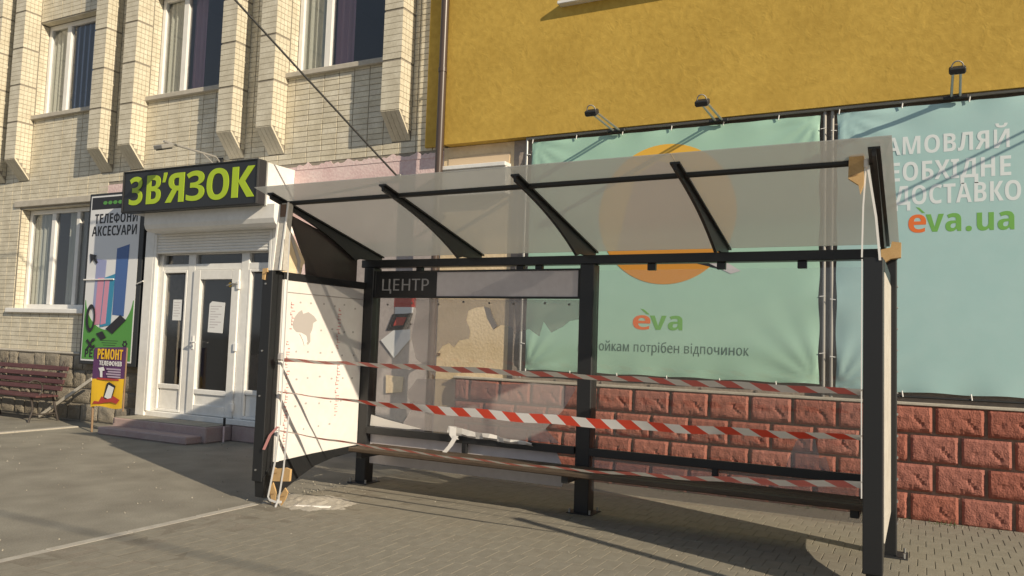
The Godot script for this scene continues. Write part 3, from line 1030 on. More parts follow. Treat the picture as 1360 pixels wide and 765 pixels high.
# ------------------------------------------------------------------ yellow building
func make_yellow_building() -> void:
	var t := thing("yellow_building", "building with ochre yellow stucco upper wall above a red split stone plinth", "building")
	var zy := -8.12
	var ys := S()
	for c in cells(-5.22, 16.0, 3.90, 11.0, [[-3.62, -2.2, 5.42, 7.2]]):
		bx(ys, c[0], c[1], c[2], c[3], -8.6, zy)
	part("stucco_wall", ys, M.stucco, t)
	var ys2 := S()
	bx(ys2, -5.60, -5.24, 3.93, 11.0, -8.6, -8.265)
	part("stucco_return", ys2, M.stucco, t)
	var lw := S()
	bx(lw, -5.295, 16.0, 0.0, 3.895, -8.6, -8.25)
	part("lower_wall", lw, M.cream, t)
	var gw := S()
	bx(gw, -4.30, 16.0, 1.05, 3.893, -8.252, -8.235)
	part("bare_wall", gw, M.grey_wall, t)
	# window whose sill shows at the very top
	var wf := S()
	frame(wf, -3.61, -2.21, 5.43, 7.19, 0.07, -8.35, -8.27)
	bb(wf, -2.95, -2.88, 5.5, 7.12, -8.35, -8.272)
	var w := part("window", wf, M.white_pvc, t)
	var wp := S()
	bx(wp, -3.54, -2.28, 5.5, 7.12, -8.32, -8.314)
	part("pane", wp, M.window_glass, w)
	var wl := S()
	bb(wl, -3.70, -2.12, 5.385, 5.425, -8.3, -8.02, 0.006)
	part("sill", wl, M.white_pvc, w)
	var ib := S()
	bx(ib, -5.2, 16, 3.9, 11, -12.0, -11.9)
	bx(ib, -5.2, 16, 10.9, 11.05, -12.0, -8.6)
	bx(ib, -5.2, -5.1, 3.9, 11, -12.0, -8.6)
	bx(ib, -5.2, 16, 3.9, 4.0, -12.0, -8.6)
	part("inner_wall", ib, M.dark_room, t)
	# white ledge and pale patch under the stucco
	var wh := S()
	bb(wh, -5.32, -4.34, 3.575, 3.625, -8.25, -8.09, 0.006)
	bb(wh, -5.32, -4.34, 3.25, 3.575, -8.25, -8.12, 0.006)
	part("trim_box", wh, M.white_pvc, t)
	var pp := S()
	prism(pp, pv([-5.22, 3.63, -4.37, 3.63, -4.36, 3.765, -4.8, 3.76, -5.22, 3.75]), -8.251, -8.240)
	part("plaster_patch", pp, mat(0.66, 0.52, 0.36, 0.9), t)
	# split-faced red blocks
	var bm := S()
	bx(bm, -4.98, 16.0, 0.0, 1.045, -8.26, -8.205)
	var base := part("plinth", bm, M.brick_mortar, t)
	var meshes := []
	for i in 4: meshes.append(moulded_block(0.378, 0.238, i))
	var half := [moulded_block(0.180, 0.238, 5)]
	for r in 4:
		var y := 0.135 + r * 0.262
		if r == 0: y = 0.130
		var x := -4.97 + (0.0 if r % 2 == 0 else -0.203)
		while x < 2.3:
			if x < -4.98:
				part("block", half[0], M.brick[rng.randi() % 4], base, Vector3(x + 0.203 + 0.098, y, -8.204))
			else:
				part("block", meshes[rng.randi() % 4], M.brick[rng.randi() % 4], base, Vector3(x + 0.203, y, -8.206 + rng.randf_range(-0.006, 0.006)))
			x += 0.406
	var cap := S()
	bb(cap, -4.99, 16.0, 1.046, 1.075, -8.26, -8.165, 0.006)
	part("plinth_cap", cap, M.sillstone, t)
	# concrete base strip at the plinth's foot
	# downpipe
	var dp := thing("downpipe", "brown metal downpipe running down the corner of the yellow wall", "downpipe", "", Vector3(-5.25, 0.1, -8.08))
	var d := S()
	tube(d, [Vector3(-5.245, 0.12, -8.06), Vector3(-5.245, 10.5, -8.06)], 0.048, 14)
	part("pipe", d, M.pipe, dp)
	for y in [1.3, 3.0, 4.8, 6.6, 8.4]:
		var c := S()
		tube(c, [Vector3(-5.245, y, -8.06), Vector3(-5.245, y + 0.05, -8.06)], 0.055, 14)
		bx(c, -5.255, -5.235, y + 0.01, y + 0.04, -8.25, -8.11)
		part("pipe_clamp", c, M.pipe, dp)
	# posters on the corner wall
	var po := thing("wall_posters", "red, white and black posters pasted on the wall beside the downpipe", "posters", "", Vector3(-5.85, 1.6, ZT))
	var z := ZT + 0.006
	for q in [[[-5.99, 1.90, -5.66, 1.90, -5.66, 2.02, -5.99, 2.02], "red_poster", M.red_patch], [[-5.97, 1.80, -5.70, 1.83, -5.69, 1.90, -5.97, 1.90], "white_poster", M.paper], [[-6.09, 1.60, -5.76, 1.62, -5.69, 1.82, -6.00, 1.81], "black_poster", M.ink], [[-6.17, 1.47, -5.98, 1.60, -5.72, 1.62, -5.71, 1.50, -5.95, 1.25], "torn_poster", M.paper]]:
		var s := S()
		prism(s, pv(q[0]), z - 0.003, z)
		part(q[1], s, q[2], po)
		z += 0.004
	var s2 := S()
	prism(s2, pv([-5.98, 1.66, -5.83, 1.67, -5.78, 1.77, -5.93, 1.77]), z - 0.003, z + 0.001)
	part("red_print", s2, M.red_patch, po)
	var s3 := S()
	prism(s3, pv([-6.05, 0.80, -5.80, 0.83, -5.79, 1.02, -6.06, 1.03]), z - 0.003, z + 0.001)
	part("small_poster", s3, M.cream, po)

# ------------------------------------------------------------------ banners and their lamps
func cloth(st: SurfaceTool, x0: float, x1: float, y0: float, y1: float, z: float, sd: int) -> void:
	var nx := int((x1 - x0) / 0.035)
	var ny := int((y1 - y0) / 0.035)
	var fn := noise(sd, 0.5)
	var P := []
	for j in ny + 1:
		var row := []
		for i in nx + 1:
			var x := x0 + (x1 - x0) * i / nx
			var y := y0 + (y1 - y0) * j / ny
			var dx := minf(x - x0, x1 - x)
			var dy := minf(y - y0, y1 - y)
			# pulls between the ties along the edges
			var k := exp(-dy * 9.0) * (0.5 + 0.5 * cos(TAU * (x - x0) / 0.55)) * -0.016
			k += exp(-dx * 7.0) * (0.5 + 0.5 * cos(TAU * (y - y0) / 0.55)) * -0.016
			# folds running out of the corners
			for c in [Vector2(x0, y0), Vector2(x1, y0), Vector2(x0, y1), Vector2(x1, y1)]:
				var v: Vector2 = Vector2(x, y) - c
				var a := atan2(absf(v.y), absf(v.x))
				k += 0.013 * sin(a * 15.0) * exp(-v.length() * 3.0) * clampf(v.length() * 12.0, 0, 1)
			k += 0.0003 * fn.get_noise_2d(x * 3.0, y * 1.4)
			var ex := 0.0
			if i == 0 or i == nx: ex = (0.012 if i == 0 else -0.012) * (0.5 - 0.5 * cos(TAU * (y - y0) / 0.55))
			var ey := 0.0
			if j == 0 or j == ny: ey = (0.010 if j == 0 else -0.010) * (0.5 - 0.5 * cos(TAU * (x - x0) / 0.55))
			row.append(Vector3(x + ex, y + ey, z + k))
		P.append(row)
	st.set_smooth_group(0)
	for j in ny:
		for i in nx:
			for q in [P[j][i], P[j + 1][i + 1], P[j][i + 1], P[j][i], P[j + 1][i], P[j + 1][i + 1]]:
				st.add_vertex(q)
	st.generate_normals()

func make_banners() -> void:
	var zb := -8.155
	var A := [-4.04, -0.87, 1.19, 3.84]
	var B := [-0.725, 3.2, 1.16, 3.84]
	var ta := thing("advertising_banner", "pale green vinyl banner with yellow disc and small grey slogan stretched on the wall", "banner", "vinyl banners on the yellow building", Vector3(-2.45, 1.18, zb))
	var ca := S()
	cloth(ca, A[0], A[1], A[2], A[3], zb, 5)
	part("cloth", ca, M.banner_a, ta)
	var tb := thing("advertising_banner", "blue green vinyl banner with big white lettering stretched on the wall", "banner", "vinyl banners on the yellow building", Vector3(1.2, 1.18, zb))
	var cb := S()
	cloth(cb, B[0], B[1], B[2], B[3], zb, 9)
	part("cloth", cb, M.banner_b, tb)
	for q in [[ta, A], [tb, B]]:
		var t: Node3D = q[0]
		var R: Array = q[1]
		var x: float = R[0] + 0.02
		while x < R[1]:
			for y in [R[3] - 0.02, R[2] + 0.015]:
				var s := S()
				var up := 0.055 if y > 2.0 else -0.055
				tube(s, [Vector3(x, y, zb + 0.005), Vector3(x + 0.008, y + up, zb + 0.006)], 0.006, 6)
				part("tie", s, M.white, t)
			x += 0.55
		for e in [0, 1]:
			var y2: float = R[2] + 0.3
			while y2 < R[3] and R[e] < 2.0:
				var s := S()
				var dx := -0.05 if e == 0 else 0.05
				tube(s, [Vector3(R[e], y2, zb + 0.005), Vector3(R[e] + dx, y2 + 0.006, zb + 0.004)], 0.005, 6)
				part("tie", s, M.white, t)
				y2 += 0.55
	# prints
	var z := zb + 0.0016
	var disc := S()
	prism(disc, ellipse(-2.42, 2.92, 0.75, 0.755, 72), z - 0.0008, z)
	part("printed_disc", disc, M.yolk, ta)
	var pe := S()
	prism(pe, pv([-2.95, 2.55, -2.7, 2.45, -2.3, 2.42, -1.95, 2.5, -1.9, 2.75, -2.05, 3.1, -2.2, 3.4, -2.5, 3.5, -2.75, 3.35, -2.85, 3.0]), z + 0.0002, z + 0.0008)
	part("printed_figure", pe, M.peach, ta)
	var sh := S()
	prism(sh, pv([-2.15, 2.40, -1.75, 2.30, -1.70, 2.34, -2.0, 2.44]), z + 0.001, z + 0.0016)
	part("printed_shape", sh, M.ink, ta)
	var ft := S()
	prism(ft, ellipse(-2.42, 2.92, 0.748, 0.753, 30, -PI * 0.83, -PI * 0.17), z + 0.0009, z + 0.0013)
	part("printed_bowl", ft, mat(0.62, 0.27, 0.035, 0.55), ta)
	var fb := S()
	prism(fb, pv([-2.02, 2.42, -1.72, 2.27, -1.62, 2.30, -1.78, 2.40]), z + 0.0017, z + 0.002)
	part("printed_brush", fb, M.board_grey, ta)
	logo(ta, -2.75, -2.21, 1.68, 0.155, 0.225, z, "èva")
	words("slogan", "П", -3.375, -3.29, 1.435, 1.545, z - 0.0008, 0.0006, M.slogan, ta, false)
	words("slogan", "ойкам потрібен відпочинок", -3.13, -1.53, 1.41, 1.555, z - 0.0008, 0.0006, M.slogan, ta, false)
	words("headline", "ЗАМОВЛЯЙ", -0.41, 0.705, 3.375, 3.60, z - 0.0008, 0.0006, M.letter_white, tb)
	words("headline", "НЕОБХІДНЕ", -0.40, 0.715, 3.07, 3.305, z - 0.0008, 0.0006, M.letter_white, tb)
	words("headline", "З ДОСТАВКОЮ", -0.38, 0.985, 2.845, 3.08, z - 0.0008, 0.0006, M.letter_white, tb)
	logo(tb, -0.10, 0.735, 2.635, 0.17, 0.24, z, "èva.ua")
	# rails and posts that the banners are tied to
	for q in [["top", 3.885, 3.905, 0.018], ["bottom", 1.122, 1.125, 0.010]]:
		var rl := thing("banner_rail", "long thin steel rail along the %s edge of the vinyl banners" % q[0], "rail", "", Vector3(-4.1, q[1], zb))
		var s := S()
		tube(s, [Vector3(-4.1, q[1], zb - 0.005), Vector3(3.3, q[1], zb - 0.005)], q[3], 8)
		part("rail", s, M.dull_steel if q[0] == "top" else M.black_matte, rl)
		if q[0] == "bottom": continue
		var s2 := S()
		bb(s2, -4.1, 3.3, q[1] + 0.026, q[1] + 0.064, zb - 0.09, zb + 0.012, 0.004)
		part("angle_bar", s2, M.black_matte, rl)
	for q in [[-0.835, "green"], [-0.765, "blue green"]]:
		var po := thing("banner_post", "upright steel tube tied to the edge of the %s banner" % q[1], "post", "", Vector3(q[0], 1.1, zb))
		var s := S()
		tube(s, [Vector3(q[0], 1.08, zb - 0.03), Vector3(q[0], 3.93, zb - 0.03)], 0.017, 10)
		part("tube", s, M.dull_steel, po)
	var pl := thing("banner_post", "upright steel tube beside the cream wall at the end of the green banner", "post", "", Vector3(-4.09, 1.1, zb))
	var ps := S()
	tube(ps, [Vector3(-4.095, 1.1, zb - 0.01), Vector3(-4.095, 3.9, zb - 0.01)], 0.016, 8)
	part("tube", ps, M.steel, pl)
	# floodlights
	for q in [[-2.98, 0.72, -0.02, "over the corner of the green banner"], [-1.86, 0.68, -0.03, "over the yellow disc of the green banner"], [0.287, 0.40, 0.10, "over the blue green banner"]]:
		var x: float = q[0]
		var y: float = 3.90
		var f := thing("floodlight", "black floodlight on bent steel arm %s" % q[3], "floodlight", "floodlights above the banners", Vector3(x, y, -8.12))
		var zt: float = -8.12 + q[1]
		var arm := S()
		tube(arm, [Vector3(x - 0.035, y - 0.03, -8.12), Vector3(x - 0.03, y + q[2], zt - 0.12), Vector3(x - 0.02, y + q[2] + 0.01, zt)], 0.012)
		tube(arm, [Vector3(x + 0.035, y - 0.03, -8.12), Vector3(x + 0.03, y + q[2], zt - 0.12), Vector3(x + 0.02, y + q[2] + 0.01, zt)], 0.012)
		part("arm", arm, M.steel, f)
		var pt := S()
		bb(pt, x - 0.10, x + 0.10, y - 0.05, y - 0.015, -8.13, -8.105)
		part("wall_plate", pt, M.black_matte, f)
		var tf := Transform3D(Basis(Vector3.RIGHT, 0.55), Vector3(x, y + q[2] + 0.0, zt + 0.02))
		var hd := S()
		bb(hd, -0.066, 0.066, -0.042, 0.012, -0.04, 0.045, 0.01, tf)
		part("lamp_head", hd, M.black_matte, f)
		var gl := S()
		bb(gl, -0.056, 0.056, -0.047, -0.043, -0.032, 0.037, 0.002, tf)
		part("lamp_glass", gl, M.steel, f)
		var br := S()
		var ring := []
		for k in 13:
			var a := PI * k / 12.0
			ring.append(tf * Vector3(cos(a) * 0.045, 0.012 + sin(a) * 0.05, 0.005))
		tube(br, ring, 0.006, 6)
		part("bracket", br, M.dull_steel, f)

func logo(t: Node3D, x0: float, x1: float, y0: float, xh: float, full: float, z: float, txt: String) -> void:
	var n := txt.length()
	var w := (x1 - x0)
	# first letter orange, its accent and the rest green
	var we := w * (0.36 if n == 3 else 0.175)
	words("logo_letter", "e", x0, x0 + we, y0, y0 + xh, z - 0.0008, 0.0006, M.orange, t)
	var ac := S()
	prism(ac, pv([x0 + we * 0.42, y0 + full, x0 + we * 0.62, y0 + full * 0.97, x0 + we * 0.95, y0 + xh * 1.06, x0 + we * 0.78, y0 + xh * 1.07]), z - 0.0008, z - 0.0002)
	part("logo_accent", ac, M.leaf_green, t)
	words("logo_letter", txt.substr(1), x0 + we * 0.97, x1, y0, y0 + xh * (1.0 if n > 3 else 1.0), z - 0.0008, 0.0006, M.leaf_green, t)

# ------------------------------------------------------------------ bus shelter
const BRX := [-5.15, -3.92, -2.70, -1.48, -0.25]
func roof_y(z: float) -> float:
	return 2.79 + (z + 5.10) * (2.79 - 2.375) / (6.88 - 5.10)

func make_shelter() -> void:
	var t := thing("bus_shelter", "unfinished black steel bus shelter with tilted clear roof, side panels and wooden bench", "bus shelter", "", Vector3(-2.7, 0, -6.2))
	# rear posts
	for x in [-5.09, -2.66, -0.205]:
		var s := S()
		var hw := 0.068 if x > -5.0 else 0.062
		if x > -1.0: hw = 0.045
		bb(s, x - hw, x + hw, 0.012, 2.222, -6.72, -6.58, 0.006)
		var p := part("post", s, M.black, t)
		var b := S()
		bb(b, x - 0.12, x + 0.12, 0.012, 0.026, -6.77, -6.53, 0.003)
		part("base_plate", b, M.black_matte, p)
		for e in [[-0.095, -0.095], [0.095, -0.095], [-0.095, 0.095], [0.095, 0.095]]:
			var n := S()
			tube(n, [Vector3(x + e[0], 0.026, -6.65 + e[1]), Vector3(x + e[0], 0.06, -6.65 + e[1])], 0.010, 6)
			part("anchor_bolt", n, M.steel, p)
	var beam := S()
	bb(beam, -5.20, -0.155, 2.224, 2.304, -6.71, -6.59, 0.005)
	part("rear_beam", beam, M.black, t)
	# clips under the beam
	for x in [-3.36, -3.165, -4.5, -2.08, -1.48, -0.84]:
		var c := S()
		bb(c, x - 0.035, x + 0.035, 2.165, 2.223, -6.675, -6.625, 0.003)
		part("glass_clip", c, M.black, t)
	# roof brackets
	for x in BRX:
		var zs := []
		var poly := PackedVector2Array()
		poly.append(Vector2(-5.19, roof_y(-5.19) - 0.012))
		poly.append(Vector2(-6.86, roof_y(-6.86) - 0.012))
		poly.append(Vector2(-6.86, 2.306))
		poly.append(Vector2(-6.50, 2.306))
		for k in 15:
			var u := (k + 1) / 15.0
			var z := -6.50 + (6.50 - 5.20) * u
			var top := roof_y(z) - 0.012
			var dep := 0.052 + 0.165 * pow(1.0 - u, 2.6)
			poly.append(Vector2(z, top - dep))
		var s := S()
		prism(s, poly, x - 0.012, x + 0.012, "zy")
		var b := part("roof_bracket", s, M.black, t)
		var fl := S()
		hexa(fl, [Vector3(x - 0.035, roof_y(-5.19) - 0.011, -5.19), Vector3(x + 0.035, roof_y(-5.19) - 0.011, -5.19), Vector3(x + 0.035, roof_y(-5.19) - 0.025, -5.19), Vector3(x - 0.035, roof_y(-5.19) - 0.025, -5.19), Vector3(x - 0.035, roof_y(-6.87) - 0.011, -6.87), Vector3(x + 0.035, roof_y(-6.87) - 0.011, -6.87), Vector3(x + 0.035, roof_y(-6.87) - 0.025, -6.87), Vector3(x - 0.035, roof_y(-6.87) - 0.025, -6.87)])
		part("flange", fl, M.black, b)
	var rod := S()
	tube(rod, [Vector3(-5.15, 2.695, -5.40), Vector3(-0.25, 2.712, -5.40)], 0.022, 10)
	part("front_rod", rod, M.black, t)
	# roof sheet in four lengths
	var X := [-5.25, -3.92, -2.70, -1.48, -0.148]
	for i in 4:
		var s := S()
		var a: float = X[i] + (0.002 if i > 0 else 0.0)
		var c: float = X[i + 1] - 0.002
		hexa(s, [Vector3(a, roof_y(-5.10), -5.10), Vector3(c, roof_y(-5.10), -5.10), Vector3(c, roof_y(-5.10) + 0.006, -5.10), Vector3(a, roof_y(-5.10) + 0.006, -5.10), Vector3(a, roof_y(-6.89), -6.89), Vector3(c, roof_y(-6.89), -6.89), Vector3(c, roof_y(-6.89) + 0.006, -6.89), Vector3(a, roof_y(-6.89) + 0.006, -6.89)])
		part("roof_sheet", s, M.roof_sheet, t)
	# name board
	var nb := S()
	frame(nb, -5.03, -2.735, 1.912, 2.188, 0.018, -6.665, -6.60, 0.003)
	bx(nb, -5.012, -4.27, 1.93, 2.17, -6.66, -6.607)
	var board := part("name_board", nb, M.black, t)
	var gb := S()
	bx(gb, -4.27, -2.755, 1.93, 2.17, -6.66, -6.612)
	part("blank_panel", gb, M.board_grey, board)
	words("lettering", "ЦЕНТР", -4.93, -4.36, 1.955, 2.105, -6.606, 0.003, mat(0.35, 0.35, 0.36, 0.5), board, false)
	# rear glazing
	var g1 := S()
	bx(g1, -5.02, -2.735, 0.20, 1.91, -6.655, -6.647)
	part("glass_panel", g1, M.glass, t)
	var g2 := S()
	bx(g2, -2.585, -0.26, 0.20, 2.17, -6.655, -6.647)
	part("glass_panel", g2, M.glass, t)
	# protective film left on the glazing, torn open
	var f1 := S()
	prism(f1, pv([-4.56, 1.905, -4.52, 1.78, -4.57, 1.52, -4.50, 1.30, -4.40, 1.24, -4.26, 1.13, -4.25, 1.36, -4.19, 1.44, -4.12, 1.47, -4.06, 1.43, -4.0, 1.50, -3.89, 1.52, -3.88, 1.60, -3.93, 1.70, -3.91, 1.79, -3.84, 1.82, -3.73, 1.835, -3.69, 1.72, -3.62, 1.615, -3.55, 1.66, -3.44, 1.65, -3.40, 1.58, -3.25, 1.63, -3.14, 1.56, -3.10, 1.70, -3.02, 1.60, -2.9, 1.66, -2.84, 1.71, -2.735, 1.73, -2.735, 1.905]), -6.640, -6.6385)
	part("protective_film", f1, M.film, t)
	var f2 := S()
	prism(f2, pv([-4.48, 1.10, -4.60, 0.95, -4.52, 0.80, -4.66, 0.60, -2.90, 0.60, -3.05, 0.72, -2.96, 0.82, -2.88, 0.90, -2.80, 1.03, -2.75, 1.12, -3.2, 1.13, -3.5, 1.10, -3.9, 1.125, -4.26, 1.115]), -6.640, -6.6385)
	part("protective_film", f2, M.film, t)
	var f3 := S()
	prism(f3, pv([-5.02, 0.22, -2.87, 0.22, -2.84, 0.34, -2.93, 0.52, -5.02, 0.52]), -6.640, -6.637)
	part("pale_panel", f3, M.board_grey, t)
	var f4 := S()
	prism(f4, pv([-2.585, 0.22, -0.30, 0.22, -0.30, 0.56, -0.62, 0.58, -0.655, 0.70, -0.70, 0.68, -0.74, 0.85, -0.86, 0.83, -0.93, 0.66, -0.96, 0.54, -1.7, 0.52, -2.585, 0.52]), -6.640, -6.6385)
	part("protective_film", f4, M.film, t)
	var f5 := S()
	prism(f5, pv([-3.73, 1.835, -3.69, 1.72, -3.62, 1.615, -3.58, 1.65, -3.63, 1.73, -3.67, 1.82]), -6.638, -6.62)
	part("film_flap", f5, M.torn, t)
	var f6 := S()
	prism(f6, pv([-5.02, 0.60, -4.55, 0.60, -4.40, 0.615, -4.85, 0.68, -5.01, 0.71]), -6.632, -6.62)
	part("film_flap", f6, M.film_white, t)
	# marker dots printed on the film
	for k in 16:
		var dx := -4.85 + (k % 8) * 0.29 + rng.randf_range(-0.03, 0.03)
		var dy := 1.86 - (k / 8) * 0.22 + rng.randf_range(-0.02, 0.02)
		if dy < 1.8 and dx > -4.4: continue
		var s := S()
		prism(s, ellipse(dx, dy, 0.013, 0.011, 8), -6.6383, -6.637)
		part("film_mark", s, M.dot_print, t)
	# rail, uprights, bench
	var rl := S()
	bb(rl, -5.02, -2.73, 0.525, 0.595, -6.60, -6.56, 0.004)
	bb(rl, -2.59, -0.26, 0.525, 0.595, -6.60, -6.56, 0.004)
	part("back_rail", rl, M.black, t)
	for x in [-3.86, -1.49]:
		var u := S()
		bb(u, x - 0.025, x + 0.025, 0.42, 0.526, -6.60, -6.56, 0.003)
		part("rail_upright", u, M.black, t)
	var zf := -6.16
	for k in 4:
		var s := S()
		var z0 := zf - k * 0.101
		bb(s, -4.92, -0.33, 0.395, 0.435, z0 - 0.095, z0, 0.008)
		part("bench_slat", s, M.wood, t)
	for x in [-4.82, -2.66, -0.42]:
		var s := S()
		bb(s, x - 0.03, x + 0.03, 0.335, 0.394, -6.58, -6.20, 0.004)
		part("bench_bracket", s, M.black, t)
	# left side panel
	var fp := S()
	bb(fp, -5.265, -5.145, 0.20, 2.072, -5.40, -5.27, 0.005)
	var fpo := part("front_post", fp, M.black, t)
	for y in [0.30, 0.95, 1.35, 1.95]:
		var n := S()
		tube(n, [Vector3(-5.22, y, -5.272), Vector3(-5.22, y, -5.262)], 0.009, 8)
		part("bolt", n, M.steel, fpo)
	var tr := S()
	bb(tr, -5.25, -5.125, 2.0, 2.068, -6.58, -5.401, 0.004)
	part("top_rail", tr, M.black, t)
	var gs := S()
	prism(gs, pv([-5.28, 0.24, -5.30, 0.06, -5.42, 0.05, -5.56, 0.10, -5.75, 0.19, -5.95, 0.265, -6.2, 0.31, -6.58, 0.335, -6.58, 0.40, -5.9, 0.385, -5.402, 0.36]), -5.24, -5.135, "zy")
	part("bottom_gusset", gs, M.black, t)
	var wb := S()
	bb(wb, -5.20, -5.138, 0.36, 1.998, -6.575, -5.402, 0.004)
	var panel := part("side_board", wb, M.board, t)
	# red and grey factory print on the board, a torn patch and trim lines
	var pr := S()
	for col in [[-5.50, 0.45, 1.05], [-5.52, 1.55, 1.80], [-6.18, 1.38, 1.78], [-6.20, 0.72, 1.22], [-5.49, 1.10, 1.45]]:
		var y: float = col[1]
		while y < col[2]:
			var hh := rng.randf_range(0.014, 0.034)
			var ww := rng.randf_range(0.02, 0.05)
			var z0: float = col[0] + rng.randf_range(-0.012, 0.012)
			quad(pr, Vector3(-5.1372, y, z0), Vector3(-5.1372, y, z0 - ww), Vector3(-5.1372, y + hh * 0.35, z0 - ww), Vector3(-5.1372, y + hh * 0.35, z0), Vector3.RIGHT)
			if rng.randf() < 0.6: quad(pr, Vector3(-5.1372, y, z0), Vector3(-5.1372, y, z0 - 0.009), Vector3(-5.1372, y + hh, z0 - 0.009), Vector3(-5.1372, y + hh, z0), Vector3.RIGHT)
			y += hh + 0.006
	part("red_print", pr, M.red_print, panel)
	for k in 34:
		var s := S()
		var zz := -5.62 - (k % 6) * 0.165 + rng.randf_range(-0.02, 0.02)
		var yy := 1.80 - (k / 6) * 0.235 + rng.randf_range(-0.02, 0.02)
		prism(s, ellipse(zz, yy, 0.011 + 0.006 * rng.randf(), 0.010, 8), -5.1375, -5.1365, "zy")
		part("grey_mark", s, M.torn, panel)
	var tp := S()
	prism(tp, pv([-5.56, 1.56, -5.545, 1.60, -5.575, 1.67, -5.62, 1.715, -5.66, 1.735, -5.68, 1.70, -5.75, 1.72, -5.83, 1.685, -5.875, 1.645, -5.825, 1.62, -5.815, 1.56, -5.79, 1.515, -5.795, 1.44, -5.765, 1.41, -5.745, 1.43, -5.735, 1.50, -5.67, 1.525, -5.60, 1.53]), -5.1375, -5.1355, "zy")
	part("torn_patch", tp, M.torn, panel)
	var tq := S()
	prism(tq, pv([-5.64, 1.515, -5.73, 1.495, -5.75, 1.44, -5.71, 1.405, -5.69, 1.45]), -5.1345, -5.128, "zy")
	part("torn_flap", tq, M.white, panel)
	var tl := S()
	bb(tl, -5.139, -5.132, 1.885, 1.893, -6.57, -5.41, 0.002)
	part("trim_line", tl, M.torn, panel)
	# white edge strip of the board
	var es := S()
	bb(es, -5.144, -5.122, 0.36, 2.0, -5.45, -5.404, 0.004)
	part("edge_strip", es, M.white, panel)
	# side glazing above the board with dark film
	var sf := S()
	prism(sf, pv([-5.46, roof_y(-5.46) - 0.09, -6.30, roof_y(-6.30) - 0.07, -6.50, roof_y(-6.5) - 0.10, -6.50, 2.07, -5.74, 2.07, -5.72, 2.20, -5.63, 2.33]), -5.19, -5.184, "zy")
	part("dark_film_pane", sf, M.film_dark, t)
	var sc := S()
	prism(sc, pv([-5.43, roof_y(-5.43) - 0.14, -5.48, roof_y(-5.48) - 0.20, -5.63, 2.32, -5.73, 2.19, -5.70, 2.16, -5.68, 2.07, -5.43, 2.07]), -5.192, -5.188, "zy")
	part("paper_flap", sc, M.cream, t)
	var sk := S()
	prism(sk, pv([-5.50, 2.42, -5.53, 2.44, -5.66, 2.20, -5.65, 2.08, -5.62, 2.08, -5.62, 2.19]), -5.187, -5.183, "zy")
	part("film_flap", sk, M.torn, t)
	# right side panel, seen almost edge on
	var rp := S()
	bb(rp, -0.318, -0.205, 0.17, 2.10, -5.47, -5.35, 0.005)
	part("front_post", rp, M.black, t)
	var rt := S()
	bb(rt, -0.30, -0.20, 2.02, 2.098, -6.58, -5.471, 0.004)
	part("top_rail", rt, M.black, t)
	var rg := S()
	prism(rg, pv([-5.36, 0.22, -5.38, 0.06, -5.46, 0.05, -5.60, 0.10, -5.80, 0.18, -6.0, 0.25, -6.25, 0.30, -6.58, 0.32, -6.58, 0.39, -6.0, 0.37, -5.472, 0.34]), -0.30, -0.215, "zy")
	part("bottom_gusset", rg, M.black, t)
	var rb := S()
	bb(rb, -0.262, -0.198, 0.34, 2.018, -6.575, -5.472, 0.004)
	part("side_board", rb, M.foam, t)
	for k in 12:
		var s := S()
		bb(s, -0.163, -0.152, 0.25 + k * 0.16, 0.262 + k * 0.16, -6.69, -6.60, 0.002)
		part("hole_plug", s, M.steel, t)

# ------------------------------------------------------------------ barrier tapes
func tape(label: String, A: Vector3, B: Vector3, sag: float, twist: Array, width: float, red: Material) -> void:
	var t := thing("barrier_tape", label, "barrier tape", "barrier tapes across the shelter front", (A + B) / 2)
	var stripe := 0.115
	var L := A.distance_to(B)
	var slant := 0.075
	var at := func(s: float, v: float) -> Vector3:
		var u := clampf(s / L, 0.0, 1.0)
		var p := A.lerp(B, u)
		p.y -= sag * 4.0 * u * (1.0 - u)
		p.y += 0.004 * sin(u * 47.0)
		var k := u * (twist.size() - 1)
		var i := mini(int(k), twist.size() - 2)
		var f := k - i
		f = f * f * (3.0 - 2.0 * f)
		var a: float = deg_to_rad(lerpf(twist[i], twist[i + 1], f))
		return p + (Vector3(0, cos(a), 0) + Vector3(0, 0, sin(a))) * v * width
	var n := int(L / stripe) + 2
	for i in range(-1, n):
		var st := S()
		var drawn := false
		for k in 4:
			for j in 2:
				var v0 := -0.5 + j * 0.5
				var v1 := v0 + 0.5
				var s0 := i * stripe + stripe * k / 4.0
				var s1 := s0 + stripe / 4.0
				var a: Vector3 = at.call(s0 - slant * v0, v0)
				var b: Vector3 = at.call(s1 - slant * v0, v0)
				var c: Vector3 = at.call(s1 - slant * v1, v1)
				var d: Vector3 = at.call(s0 - slant * v1, v1)
				if a.distance_to(c) < 0.004: continue
				quad(st, a, b, c, d, Vector3(0, 0.2, 1))
				drawn = true
		if drawn: part("red_stripe" if i % 2 == 0 else "white_stripe", st, red if i % 2 == 0 else M.tape_white, t)

func make_tapes() -> void:
	tape("red and white barrier tape, topmost across the shelter front", Vector3(-5.10, 1.272, -5.385), Vector3(-0.32, 1.262, -5.36), -0.003, [60, 64, 54, 46, 52, 58, 52, 46, 54], 0.068, M.tape_pink)
	tape("bright red and white barrier tape, middle one across the shelter front", Vector3(-5.10, 0.985, -5.385), Vector3(-0.32, 0.985, -5.36), 0.045, [74, 72, 50, 16, 6, 12, 30, 44, 58], 0.07, M.tape_red)
	tape("thin twisted red and white barrier tape, lowest across the shelter front", Vector3(-5.10, 0.645, -5.385), Vector3(-0.32, 0.70, -5.36), 0.085, [70, 66, 62, 66, 68, 64, 56, 44, 40], 0.06, M.tape_pink)

